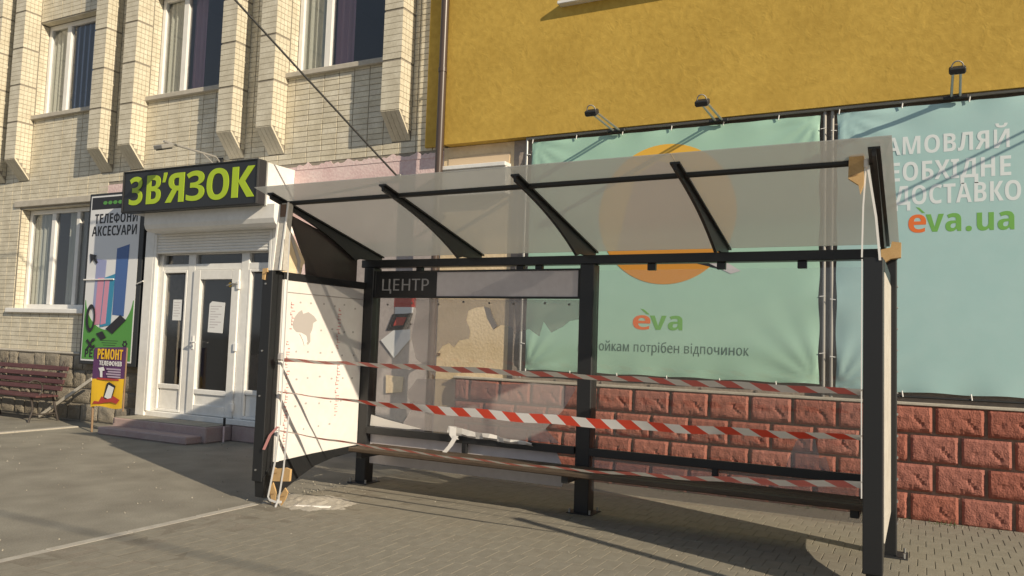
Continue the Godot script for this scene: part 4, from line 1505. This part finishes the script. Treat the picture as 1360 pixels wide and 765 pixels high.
# ------------------------------------------------------------------ wrapping, straps and cardboard left on the shelter
func ribbon(st: SurfaceTool, pts: Array, w: float, side := Vector3.RIGHT) -> void:
	for i in pts.size() - 1:
		var a: Vector3 = pts[i]
		var b: Vector3 = pts[i + 1]
		quad(st, a - side * w / 2, a + side * w / 2, b + side * w / 2, b - side * w / 2, Vector3(0, 0, 1))
		quad(st, a - side * w / 2 - Vector3(0, 0, 0.003), a + side * w / 2 - Vector3(0, 0, 0.003), b + side * w / 2 - Vector3(0, 0, 0.003), b - side * w / 2 - Vector3(0, 0, 0.003), Vector3(0, 0, -1))

func make_wrapping() -> void:
	# plastic wrapped upright over the left front post
	var w := thing("wrapped_upright", "upright strut wrapped in white plastic foam above the white side board", "strut", "", Vector3(-5.13, 2.07, -5.33))
	var s := S()
	hexa(s, [Vector3(-5.185, 2.073, -5.375), Vector3(-5.075, 2.073, -5.375), Vector3(-5.075, 2.073, -5.295), Vector3(-5.185, 2.073, -5.295), Vector3(-5.155, 2.685, -5.40), Vector3(-5.065, 2.685, -5.40), Vector3(-5.065, 2.685, -5.33), Vector3(-5.155, 2.685, -5.33)])
	part("foam_wrap", s, M.foam, w)
	var s2 := S()
	for q in [[-5.186, -5.166], [-5.092, -5.074]]:
		hexa(s2, [Vector3(q[0], 2.073, -5.298), Vector3(q[1], 2.073, -5.298), Vector3(q[1], 2.073, -5.286), Vector3(q[0], 2.073, -5.286), Vector3(q[0] + 0.028, 2.69, -5.333), Vector3(q[1] + 0.022, 2.69, -5.333), Vector3(q[1] + 0.022, 2.69, -5.321), Vector3(q[0] + 0.028, 2.69, -5.321)])
	part("plastic_edge", s2, M.strap, w)
	var s3 := S()
	bb(s3, -5.138, -5.078, 2.56, 2.672, -5.326, -5.315, 0.002)
	part("brown_label", s3, mat(0.16, 0.10, 0.065, 0.7), w)
	# cardboard pieces
	var cb := [
		["folded cardboard piece wrapped round the foot of the white side board", [-5.020, 0.225, -5.015, 0.345, -4.980, 0.335, -4.870, 0.355, -4.815, 0.345, -4.820, 0.245, -4.910, 0.235], -5.285, -5.262],
		["torn cardboard scrap under the strap loop, hanging near the ground", [-5.040, 0.165, -5.005, 0.215, -4.960, 0.130, -4.970, 0.045, -5.005, 0.030], -5.275, -5.262],
		["small torn cardboard scrap beside the strap loop near the ground", [-4.920, 0.100, -4.865, 0.185, -4.830, 0.150, -4.855, 0.090, -4.900, 0.030], -5.275, -5.262],
		["small cardboard clip on the top corner of the black left post", [-5.255, 1.99, -5.255, 2.085, -5.20, 2.09, -5.195, 2.055, -5.222, 2.05, -5.225, 1.985], -5.268, -5.255],
		["brown cardboard wrapped round the end of the front rod", [-0.405, 2.60, -0.40, 2.745, -0.315, 2.755, -0.315, 2.56, -0.335, 2.50, -0.345, 2.555], -5.375, -5.33],
	]
	for q in cb:
		var t := thing("cardboard_scrap", q[0], "cardboard", "cardboard left on the shelter", Vector3(q[1][0], q[1][1], q[2]))
		var c := S()
		prism(c, pv(q[1]), q[2], q[3])
		part("sheet", c, M.cardboard, t)
		var c2 := S()
		var mid := 0.0
		for i in range(1, q[1].size(), 2): mid += q[1][i] * 2.0 / q[1].size()
		ribbon(c2, [Vector3(q[1][0] + 0.012, mid - 0.006, q[3] + 0.0035), Vector3(q[1][0] + 0.055, mid + 0.002, q[3] + 0.0035)], 0.008, Vector3.UP)
		part("fold_line", c2, mat(0.36, 0.22, 0.10, 0.85), t)
	var tc := thing("cardboard_scrap", "tan cardboard piece bent over the top of the rear right post", "cardboard", "cardboard left on the shelter", Vector3(-0.2, 2.25, -6.5))
	var c3 := S()
	prism(c3, pv([-0.262, 2.17, -0.265, 2.285, -0.20, 2.30, -0.19, 2.345, -0.128, 2.335, -0.13, 2.225, -0.20, 2.215]), -6.575, -6.50)
	part("sheet", c3, M.cardboard, tc)
	# straps
	var st := thing("packing_strap", "white packing strap looped round the foot of the white side board", "strap", "white packing straps", Vector3(-4.965, 0.05, -5.25))
	var a := S()
	ribbon(a, [Vector3(-4.963, 0.70, -5.26), Vector3(-4.985, 0.40, -5.255), Vector3(-5.040, 0.09, -5.25), Vector3(-5.015, 0.06, -5.25)], 0.018)
	ribbon(a, [Vector3(-4.880, 0.80, -5.28), Vector3(-4.885, 0.33, -5.255), Vector3(-4.915, 0.10, -5.25), Vector3(-4.915, 0.055, -5.25)], 0.016)
	part("loop", a, M.strap, st)
	var a2 := S()
	ribbon(a2, [Vector3(-5.025, 0.068, -5.249), Vector3(-4.945, 0.058, -5.245), Vector3(-4.880, 0.066, -5.249)], 0.02, Vector3.UP)
	ribbon(a2, [Vector3(-4.915, 0.085, -5.244), Vector3(-4.930, 0.018, -5.23)], 0.018)
	part("knot", a2, M.strap, st)
	var a3 := S()
	ribbon(a3, [Vector3(-4.975, 0.70, -5.255), Vector3(-5.055, 0.62, -5.25), Vector3(-5.110, 0.49, -5.24)], 0.03)
	part("pink_end", a3, mat(0.62, 0.28, 0.26, 0.5), st)
	var s5 := thing("packing_strap", "thin white packing strap running down the edge of the white side board", "strap", "white packing straps", Vector3(-4.985, 0.8, -5.28))
	var b := S()
	ribbon(b, [Vector3(-4.970, 2.40, -5.272), Vector3(-4.965, 1.30, -5.270), Vector3(-4.955, 0.71, -5.262)], 0.012)
	part("band", b, M.strap, s5)
	var b2 := S()
	bb(b2, -5.03, -4.97, 1.27, 1.34, -5.30, -5.255, 0.02)
	part("knot", b2, M.torn, s5)
	var s6 := thing("packing_strap", "pair of white packing straps slanting down from the right roof bracket", "strap", "white packing straps", Vector3(-0.28, 2.2, -5.4))
	var c := S()
	ribbon(c, [Vector3(-0.300, 2.70, -5.34), Vector3(-0.318, 2.42, -5.345), Vector3(-0.325, 2.10, -5.345)], 0.010)
	ribbon(c, [Vector3(-0.296, 2.70, -5.338), Vector3(-0.245, 2.35, -5.34), Vector3(-0.222, 2.08, -5.343)], 0.014)
	part("band", c, M.strap, s6)
	var c4 := S()
	bb(c4, -0.315, -0.285, 2.66, 2.72, -5.35, -5.325, 0.008)
	part("knot", c4, M.strap, s6)
	var s7 := thing("plastic_strip", "white plastic strip along the inner edge of the right front post", "plastic strip", "", Vector3(-0.32, 0.6, -5.36))
	var d := S()
	ribbon(d, [Vector3(-0.324, 2.09, -5.348), Vector3(-0.325, 1.2, -5.348), Vector3(-0.323, 0.62, -5.348)], 0.007)
	part("band", d, M.strap, s7)
	# crumpled film on the back rail
	var f := thing("plastic_film_rag", "crumpled white plastic film hanging over the back rail of the shelter bench", "plastic film", "", Vector3(-3.9, 0.6, -6.55))
	var e := S()
	var prev := []
	for i in 13:
		var x := -4.02 + i * 0.075
		var y := 0.625 + 0.006 * sin(i * 1.3) - i * 0.003
		var col := [Vector3(x, y + 0.055 * (1.0 - i / 13.0), -6.53 + 0.015 * sin(i * 1.7)), Vector3(x + 0.01 * sin(i * 3.1), y - 0.005, -6.525 + 0.02 * cos(i * 2.1)), Vector3(x, y - 0.025, -6.54)]
		if prev.size():
			for k in 2: quad(e, prev[k], col[k], col[k + 1], prev[k + 1], Vector3(0, 0, 1))
		prev = col
	part("fold", e, M.film_white, f)
	var e2 := S()
	ribbon(e2, [Vector3(-3.965, 0.68, -6.52), Vector3(-3.955, 0.60, -6.505), Vector3(-3.92, 0.565, -6.50)], 0.075)
	ribbon(e2, [Vector3(-3.91, 0.60, -6.498), Vector3(-3.97, 0.50, -6.49), Vector3(-4.04, 0.42, -6.485)], 0.05)
	part("tail", e2, M.strap, f)

# ------------------------------------------------------------------ bench, boards, posters
func make_street_things() -> void:
	# park bench by the tiled wall
	var t := thing("park_bench", "maroon slatted park bench with curled metal sides against the tiled wall", "bench", "", Vector3(-13.6, 0, -7.75))
	var x0 := -15.6
	var x1 := -12.15
	for k in 4:
		var s := S()
		var tf := Transform3D(Basis(Vector3.RIGHT, -0.25), Vector3(0, 0.52 + k * 0.105, -7.99 - k * 0.028))
		bb(s, x0, x1, -0.036, 0.036, -0.014, 0.014, 0.006, tf)
		part("back_slat", s, M.maroon, t)
	for k in 4:
		var s := S()
		var z := -7.62 - k * 0.095
		bb(s, x0, x1, 0.395, 0.425, z - 0.04, z + 0.04, 0.006)
		part("seat_slat", s, M.maroon, t)
	for x in [-12.33, -13.9, -15.4]:
		var s := S()
		# curled side: front foot, arm loop, back upright
		var curl := []
		for k in 17:
			var a := -PI * 0.5 - PI * 1.25 * k / 16.0
			curl.append(Vector3(x, 0.52 + 0.13 * sin(a), -7.66 - 0.13 * cos(a) * -1.0))
		tube(s, [Vector3(x, 0.0, -7.60), Vector3(x, 0.20, -7.66), Vector3(x, 0.385, -7.62)], 0.016)
		tube(s, curl, 0.012)
		tube(s, [Vector3(x, 0.0, -8.08), Vector3(x, 0.38, -7.97), Vector3(x, 0.95, -8.12)], 0.018)
		tube(s, [Vector3(x, 0.385, -7.60), Vector3(x, 0.385, -7.97)], 0.016)
		tube(s, [Vector3(x, 0.12, -7.64), Vector3(x, 0.12, -8.04)], 0.012)
		part("side_frame", s, M.bench_iron, t)
	# signpost on the pavement, right of the view: its shadow crosses the pavers
	var so := thing("signpost", "thin steel signpost standing on the pavement in front of the shelter", "signpost", "", Vector3(1.25, 0, -4.43))
	var so1 := S()
	tube(so1, [Vector3(1.25, 0, -4.43), Vector3(1.25, 2.15, -4.43)], 0.045, 12)
	part("pole", so1, M.dull_steel, so)
	var so2 := S()
	tube(so2, [Vector3(1.25, 2.15, -4.43), Vector3(1.25, 2.17, -4.43)], 0.052, 12)
	part("cap", so2, M.black_matte, so)
	# sloping timber by the bench
	var pl := thing("leaning_plank", "thin grey plank leaning from the ground up to the stone plinth beside the bench", "plank", "", Vector3(-12.6, 0, -8.1))
	var ps := S()
	var A := Vector3(-12.75, 0.02, -8.06)
	var B := Vector3(-11.55, 0.68, -8.10)
	var dd := (B - A).normalized()
	var nn := Vector3(-dd.y, dd.x, 0)
	hexa(ps, [A, A + nn * 0.05, A + nn * 0.05 + Vector3(0, 0, 0.03), A + Vector3(0, 0, 0.03), B, B + nn * 0.05, B + nn * 0.05 + Vector3(0, 0, 0.03), B + Vector3(0, 0, 0.03)])
	part("plank", ps, M.sillstone, pl)

	# tall phone banner on the wall by the door
	var z := -8.10
	var b := thing("phone_poster_board", "tall white and green poster board with pictures of phones beside the shop door", "poster board", "", Vector3(-11.3, 0.97, z))
	var bs := S()
	bb(bs, -11.95, -10.60, 0.93, 3.66, ZT + 0.02, z - 0.004, 0.006)
	part("backing", bs, M.sign_black, b)
	var X0 := -11.90
	var X1 := -10.70
	var face := S()
	bx(face, X0, X1, 0.985, 3.62, z - 0.003, z)
	part("white_sheet", face, M.poster_white, b)
	var gr := S()
	bx(gr, X0 + 0.025, X1 - 0.025, 3.40, 3.595, z + 0.0005, z + 0.002)
	part("dark_header", gr, M.ink, b)
	for k in 5:
		var lf := S()
		prism(lf, ellipse(-11.55 + k * 0.12, 3.50, 0.05, 0.03, 12), z + 0.0022, z + 0.0035)
		part("header_mark", lf, M.poster_green, b)
	# green bottom with a round white bite
	var gp := PackedVector2Array()
	gp.append(Vector2(X0 + 0.02, 1.01)); gp.append(Vector2(X1 - 0.02, 1.01)); gp.append(Vector2(X1 - 0.02, 1.95))
	for k in 25:
		var a := -0.12 - (PI - 0.24) * k / 24.0
		gp.append(Vector2(-11.30 + 0.565 * cos(a), 2.00 + 0.52 * sin(a)))
	gp.append(Vector2(X0 + 0.02, 1.95))
	var gs := S()
	prism(gs, gp, z + 0.0005, z + 0.002)
	part("green_field", gs, M.poster_green, b)
	words("lettering", "ТЕЛЕФОНИ", -11.78, -10.76, 3.17, 3.33, z + 0.001, 0.002, M.ink, b)
	words("lettering", "АКСЕСУАРИ", -11.83, -10.76, 2.97, 3.13, z + 0.001, 0.002, M.ink, b)
	words("lettering", "РЕМОНТ", -11.80, -11.05, 1.04, 1.17, z + 0.003, 0.002, M.ink, b)
	var shapes := [
		["printed_phone", [-11.20, 1.72, -10.93, 1.70, -10.90, 2.82, -11.19, 2.76], M.phone_blue],
		["printed_phone", [-11.68, 1.82, -11.45, 1.80, -11.42, 2.58, -11.66, 2.60], M.phone_pale],
		["printed_phone", [-11.63, 1.55, -11.48, 1.57, -11.44, 2.3, -11.60, 2.3], M.phone_pink],
		["printed_phone", [-11.48, 1.52, -11.22, 1.56, -11.19, 2.36, -11.44, 2.30], M.phone_teal],
		["printed_screen", [-11.46, 1.56, -11.34, 1.58, -11.31, 2.26, -11.42, 2.26], M.phone_pink],
		["printed_power_bank", [-11.33, 1.50, -11.0, 1.72, -10.86, 1.64, -11.16, 1.42], M.ink],
		["printed_cable", [-11.55, 1.42, -11.4, 1.46, -11.3, 1.36, -11.42, 1.32, -11.5, 1.38], M.ink],
		["printed_arrow", [-11.83, 2.69, -11.66, 2.66, -11.70, 2.63, -11.62, 2.55, -11.66, 2.52, -11.74, 2.60, -11.80, 2.54], M.ink],
		["printed_wrench", [-11.78, 1.30, -11.74, 1.33, -11.61, 1.22, -11.57, 1.25, -11.55, 1.21, -11.60, 1.17, -11.64, 1.20], M.ink],
		["printed_wrench", [-11.76, 1.18, -11.72, 1.15, -11.60, 1.30, -11.55, 1.31, -11.57, 1.35, -11.63, 1.34, -11.65, 1.30], M.ink],
	]
	var zz := z + 0.0025
	for q in shapes:
		var s := S()
		prism(s, pv(q[1]), zz, zz + 0.0012)
		part(q[0], s, q[2], b)
		zz += 0.0015
	var wt := S()
	var rim := ellipse(-11.70, 1.66, 0.115, 0.22, 28)
	var inn := ellipse(-11.69, 1.66, 0.065, 0.16, 28)
	for k in 28:
		var k2 := (k + 1) % 28
		quad(wt, Vector3(rim[k].x, rim[k].y, zz), Vector3(rim[k2].x, rim[k2].y, zz), Vector3(inn[k2].x, inn[k2].y, zz), Vector3(inn[k].x, inn[k].y, zz), Vector3(0, 0, 1))
	part("printed_bracelet", wt, M.ink, b)
	var cog := PackedVector2Array()
	for k in 24:
		var r := 0.062 if (k / 2) % 2 == 0 else 0.048
		cog.append(Vector2(-10.86 + r * cos(TAU * k / 24.0), 1.27 + r * sin(TAU * k / 24.0)))
	var cg := S()
	prism(cg, cog, z + 0.0025, z + 0.004)
	part("printed_cog", cg, M.ink, b)
	var cg2 := S()
	prism(cg2, ellipse(-10.86, 1.27, 0.022, 0.022, 14), z + 0.0042, z + 0.005)
	part("printed_cog_hole", cg2, M.poster_green, b)
	for k in 3:
		var ln := S()
		bx(ln, -11.45 + 0.04 * k, -11.02 - 0.03 * k, 1.31 - k * 0.035, 1.318 - k * 0.035, z + 0.0025, z + 0.0035)
		part("printed_line", ln, M.ink, b)
	var tie := S()
	tube(tie, [Vector3(-11.93, 2.27, z + 0.02), Vector3(-11.2, 2.275, z + 0.02)], 0.012, 6)
	part("cord", tie, M.strap, b)
	var tie2 := S()
	tube(tie2, [Vector3(-10.66, 2.20, z + 0.01), Vector3(-10.50, 2.24, z + 0.03)], 0.010, 6)
	part("cord", tie2, M.strap, b)

	# small repair sign on a stake
	var r := thing("repair_sign", "small purple and yellow repair sign on a thin stake before the shop", "sign", "", Vector3(-10.68, 0, -7.5))
	var zr := -7.50
	var sk := S()
	tube(sk, [Vector3(-10.68, 0.0, zr - 0.02), Vector3(-10.72, 1.22, zr - 0.02)], 0.016, 8)
	part("stake", sk, mat(0.26, 0.17, 0.10, 0.8), r)
	var sk2 := S()
	tube(sk2, [Vector3(-10.03, 0.34, zr - 0.02), Vector3(-10.03, 1.24, zr - 0.02)], 0.012, 8)
	part("stake", sk2, mat(0.26, 0.17, 0.10, 0.8), r)
	var P := func(u: float, v: float) -> Array:
		return [lerpf(-10.70, -10.02, u), 0.36 + v * 0.86]
	# cloth with a slight wave
	for q in [["purple_field", 0.475, 1.0, M.purple], ["yellow_field", 0.0, 0.475, M.poster_yellow]]:
		var s := S()
		for i in 10:
			var u0 := i / 10.0
			var u1 := (i + 1) / 10.0
			for j in 4:
				var v0: float = lerpf(q[1], q[2], j / 4.0)
				var v1: float = lerpf(q[1], q[2], (j + 1) / 4.0)
				var c := []
				for e in [[u0, v0], [u1, v0], [u1, v1], [u0, v1]]:
					var low := 0.0
					if e[1] < 0.01: low = 0.018 * sin(e[0] * 6.0)
					c.append(Vector3(lerpf(-10.71, -10.02, e[0]), 0.36 + e[1] * 0.86 + 0.03 * e[0] + low, zr + 0.004 + 0.006 * sin(e[0] * 8.0 + e[1] * 3.0)))
				quad(s, c[0], c[1], c[2], c[3], Vector3(0, 0, 1))
		part(q[0], s, q[3], r)
	var zt := zr + 0.013
	words("lettering", "РЕМОНТ", -10.62, -10.07, 1.06, 1.21, zt, 0.002, M.poster_yellow, r)
	words("lettering", "ТЕЛЕФОНІВ", -10.57, -10.08, 0.97, 1.04, zt, 0.002, M.paper, r)
	for k in 4:
		var s := S()
		var y := 0.925 - k * 0.036
		bx(s, -10.40 + 0.03 * (k % 2), -10.09, y - 0.012, y + 0.010, zt, zt + 0.0015)
		part("small_print", s, mat(0.45, 0.36, 0.47, 0.6), r)
	var ic := S()
	prism(ic, pv([-10.58, 0.93, -10.47, 0.95, -10.44, 0.90, -10.49, 0.89, -10.48, 0.80, -10.53, 0.80, -10.54, 0.88]), zt, zt + 0.0015)
	part("printed_icon", ic, M.paper, r)
	var rb := S()
	bx(rb, -10.60, -10.12, 0.765, 0.79, zt, zt + 0.0015)
	part("red_line", rb, M.red_patch, r)
	var ph := S()
	prism(ph, pv([-10.43, 0.50, -10.26, 0.46, -10.18, 0.69, -10.32, 0.74, -10.37, 0.72]), zt, zt + 0.0015)
	part("printed_phone", ph, M.ink, r)
	var ph2 := S()
	prism(ph2, pv([-10.405, 0.52, -10.27, 0.485, -10.21, 0.665, -10.33, 0.70]), zt + 0.002, zt + 0.003)
	part("printed_screen", ph2, M.paper, r)
	var bn := S()
	prism(bn, pv([-10.66, 0.41, -10.62, 0.455, -10.52, 0.45, -10.46, 0.53, -10.38, 0.49, -10.24, 0.52, -10.22, 0.55, -10.07, 0.50, -10.13, 0.44, -10.25, 0.46, -10.40, 0.44, -10.5, 0.42]), zt + 0.0035, zt + 0.005)
	part("printed_ribbon", bn, M.red_patch, r)

# ------------------------------------------------------------------ wires
func make_wires() -> void:
	var c := thing("overhead_cable", "black cable slanting down in front of the tiled wall to the pink plaster", "cable", "", Vector3(-6.0, 3.58, -8.25))
	var A := Vector3(-6.0, 3.575, -8.28)
	var B := Vector3(-7.10, 5.40, -6.5)
	var D := A + (B - A) * 4.0
	var pts := []
	for i in 25:
		var u := i / 24.0
		var p := A.lerp(D, u)
		p.y -= 0.9 * u * (1.0 - u) - 0.62 * (1.0 - u) * u
		pts.append(p)
	var s := S()
	tube(s, pts, 0.014, 6)
	part("cable", s, M.cable, c)
	var h := S()
	bb(h, -6.04, -5.96, 3.54, 3.62, -8.30, -8.27)
	part("wall_hook", h, M.dull_steel, c)
	# wires above the street that throw the thin shadows on the ground and the banner
	var k := 0
	for q in [[-3.68, 6.4, "single wire strung along the street"]]:
		var w := thing("street_wire", "single black wire strung high along the street", "wire", "", Vector3(0, q[1], 0))
		var z: float = q[0] + q[1] / 1.362
		var ws := S()
		var pp := []
		for i in 21: pp.append(Vector3(-30.0 + i * 4.0, q[1] + 0.0 * i, z))
		tube(ws, pp, 0.02, 6)
		part("wire", ws, M.cable, w)
	for q in [[0.0, "upper"], [0.055, "lower"]]:
		var w := thing("wall_bracket_rod", "%s of two thin steel rods sticking out of the yellow wall" % q[1], "rod", "", Vector3(2.3, 4.2, -8.1))
		var ws := S()
		tube(ws, [Vector3(2.35 + q[0], 4.28 - q[0] * 1.0, -8.12), Vector3(2.36 + q[0], 4.29 - q[0] * 1.2, -7.08)], 0.011, 6)
		part("rod", ws, M.cable, w)

# ------------------------------------------------------------------ small litter
func make_litter() -> void:
	var g := thing("grit", "scattered grit, soil crumbs and weeds on the ground and along the red plinth", "grit")
	g.set_meta("kind", "stuff")
	var s := S()
	var pts := []
	for i in 420: pts.append(Vector3(rng.randf_range(-5.1, 1.6), 0.016, -8.14 + absf(rng.randfn(0, 0.07))))
	for i in 90: pts.append(Vector3(rng.randf_range(-5.1, -0.2), 0.016, -7.9 + rng.randfn(0, 0.35)))
	for i in 120: pts.append(Vector3(-5.0 + rng.randfn(0, 0.25), 0.014, -5.9 + rng.randfn(0, 0.5)))
	for i in 40: pts.append(Vector3(rng.randf_range(-5, 0.5), 0.016, rng.randf_range(-7.5, -4.2)))
	for i in 160: pts.append(Vector3(rng.randf_range(-12.0, -5.4), 0.003, rng.randf_range(-8.0, -3.2)))
	for p in pts:
		var r := rng.randf_range(0.003, 0.008)
		var tf := Transform3D(Basis.from_euler(Vector3(rng.randf() * 3, rng.randf() * 3, rng.randf() * 3)), p)
		bb(s, -r, r, -r * 0.6, r * 0.6, -r, r, r * 0.4, tf)
	part("crumbs", s, M.step_top, g)
	var wd := S()
	for i in 130:
		var p := Vector3(rng.randf_range(-4.9, 1.0), 0.01, -8.12 + rng.randf() * 0.05)
		if i % 3: p.x = [-2.2, -1.05, -3.8, 0.2][i % 4] + rng.randfn(0, 0.12)
		var d := Vector3(rng.randfn(0, 0.03), rng.randf_range(0.02, 0.06), rng.randfn(0, 0.025) + 0.01)
		var sd := Vector3(rng.randfn(0, 1), 0, rng.randfn(0, 1)).normalized() * 0.006
		tri(wd, p - sd, p + sd, p + d, Vector3(0, 0.3, 1).normalized())
	part("weeds", wd, mat(0.07, 0.10, 0.03, 0.8), g)
	# broken mortar heaped round the foot of the left panel
	var m := thing("mortar_patch", "pale rough mortar patch on the ground below the cardboard and strap loop", "mortar patch", "", Vector3(-4.95, 0, -5.5))
	var ms := S()
	var fn := noise(17, 2.2)
	var N := 26
	var H := func(i: int, j: int) -> Vector3:
		var x := -5.30 + 0.95 * i / N
		var z := -5.95 + 0.75 * j / N
		var u := (i * 2.0 / N - 1.0)
		var v := (j * 2.0 / N - 1.0)
		var rr := sqrt(u * u + v * v) + 0.25 * fn.get_noise_2d(x * 3, z * 3)
		var y := 0.045 * clampf(1.0 - rr, 0.0, 1.0) + 0.012 * fn.get_noise_2d(x * 9, z * 9) * clampf(1.0 - rr, 0, 0.5) * 2.0
		return Vector3(x, 0.010 + (y if rr < 1.0 else -0.03), z)
	for i in N:
		for j in N:
			var a: Vector3 = H.call(i, j); var b: Vector3 = H.call(i + 1, j); var c: Vector3 = H.call(i + 1, j + 1); var d: Vector3 = H.call(i, j + 1)
			if maxf(maxf(a.y, b.y), maxf(c.y, d.y)) > 0.0: quad(ms, a, b, c, d, Vector3.UP)
	part("mortar", ms, M.kerb, m)
	var wk := thing("white_stick", "short white plastic stick lying on the mortar patch", "stick", "", Vector3(-4.7, 0.03, -5.4))
	var wk1 := S()
	hexa(wk1, [Vector3(-4.80, 0.018, -5.36), Vector3(-4.80, 0.018, -5.33), Vector3(-4.80, 0.034, -5.33), Vector3(-4.80, 0.034, -5.36), Vector3(-4.54, 0.018, -5.49), Vector3(-4.54, 0.018, -5.46), Vector3(-4.54, 0.034, -5.46), Vector3(-4.54, 0.034, -5.49)])
	part("bar", wk1, M.strap, wk)
	var wk2 := S()
	hexa(wk2, [Vector3(-4.81, 0.016, -5.365), Vector3(-4.81, 0.016, -5.325), Vector3(-4.81, 0.036, -5.325), Vector3(-4.81, 0.036, -5.365), Vector3(-4.795, 0.016, -5.37), Vector3(-4.795, 0.016, -5.33), Vector3(-4.795, 0.036, -5.33), Vector3(-4.795, 0.036, -5.37)])
	part("end_cap", wk2, M.torn, wk)
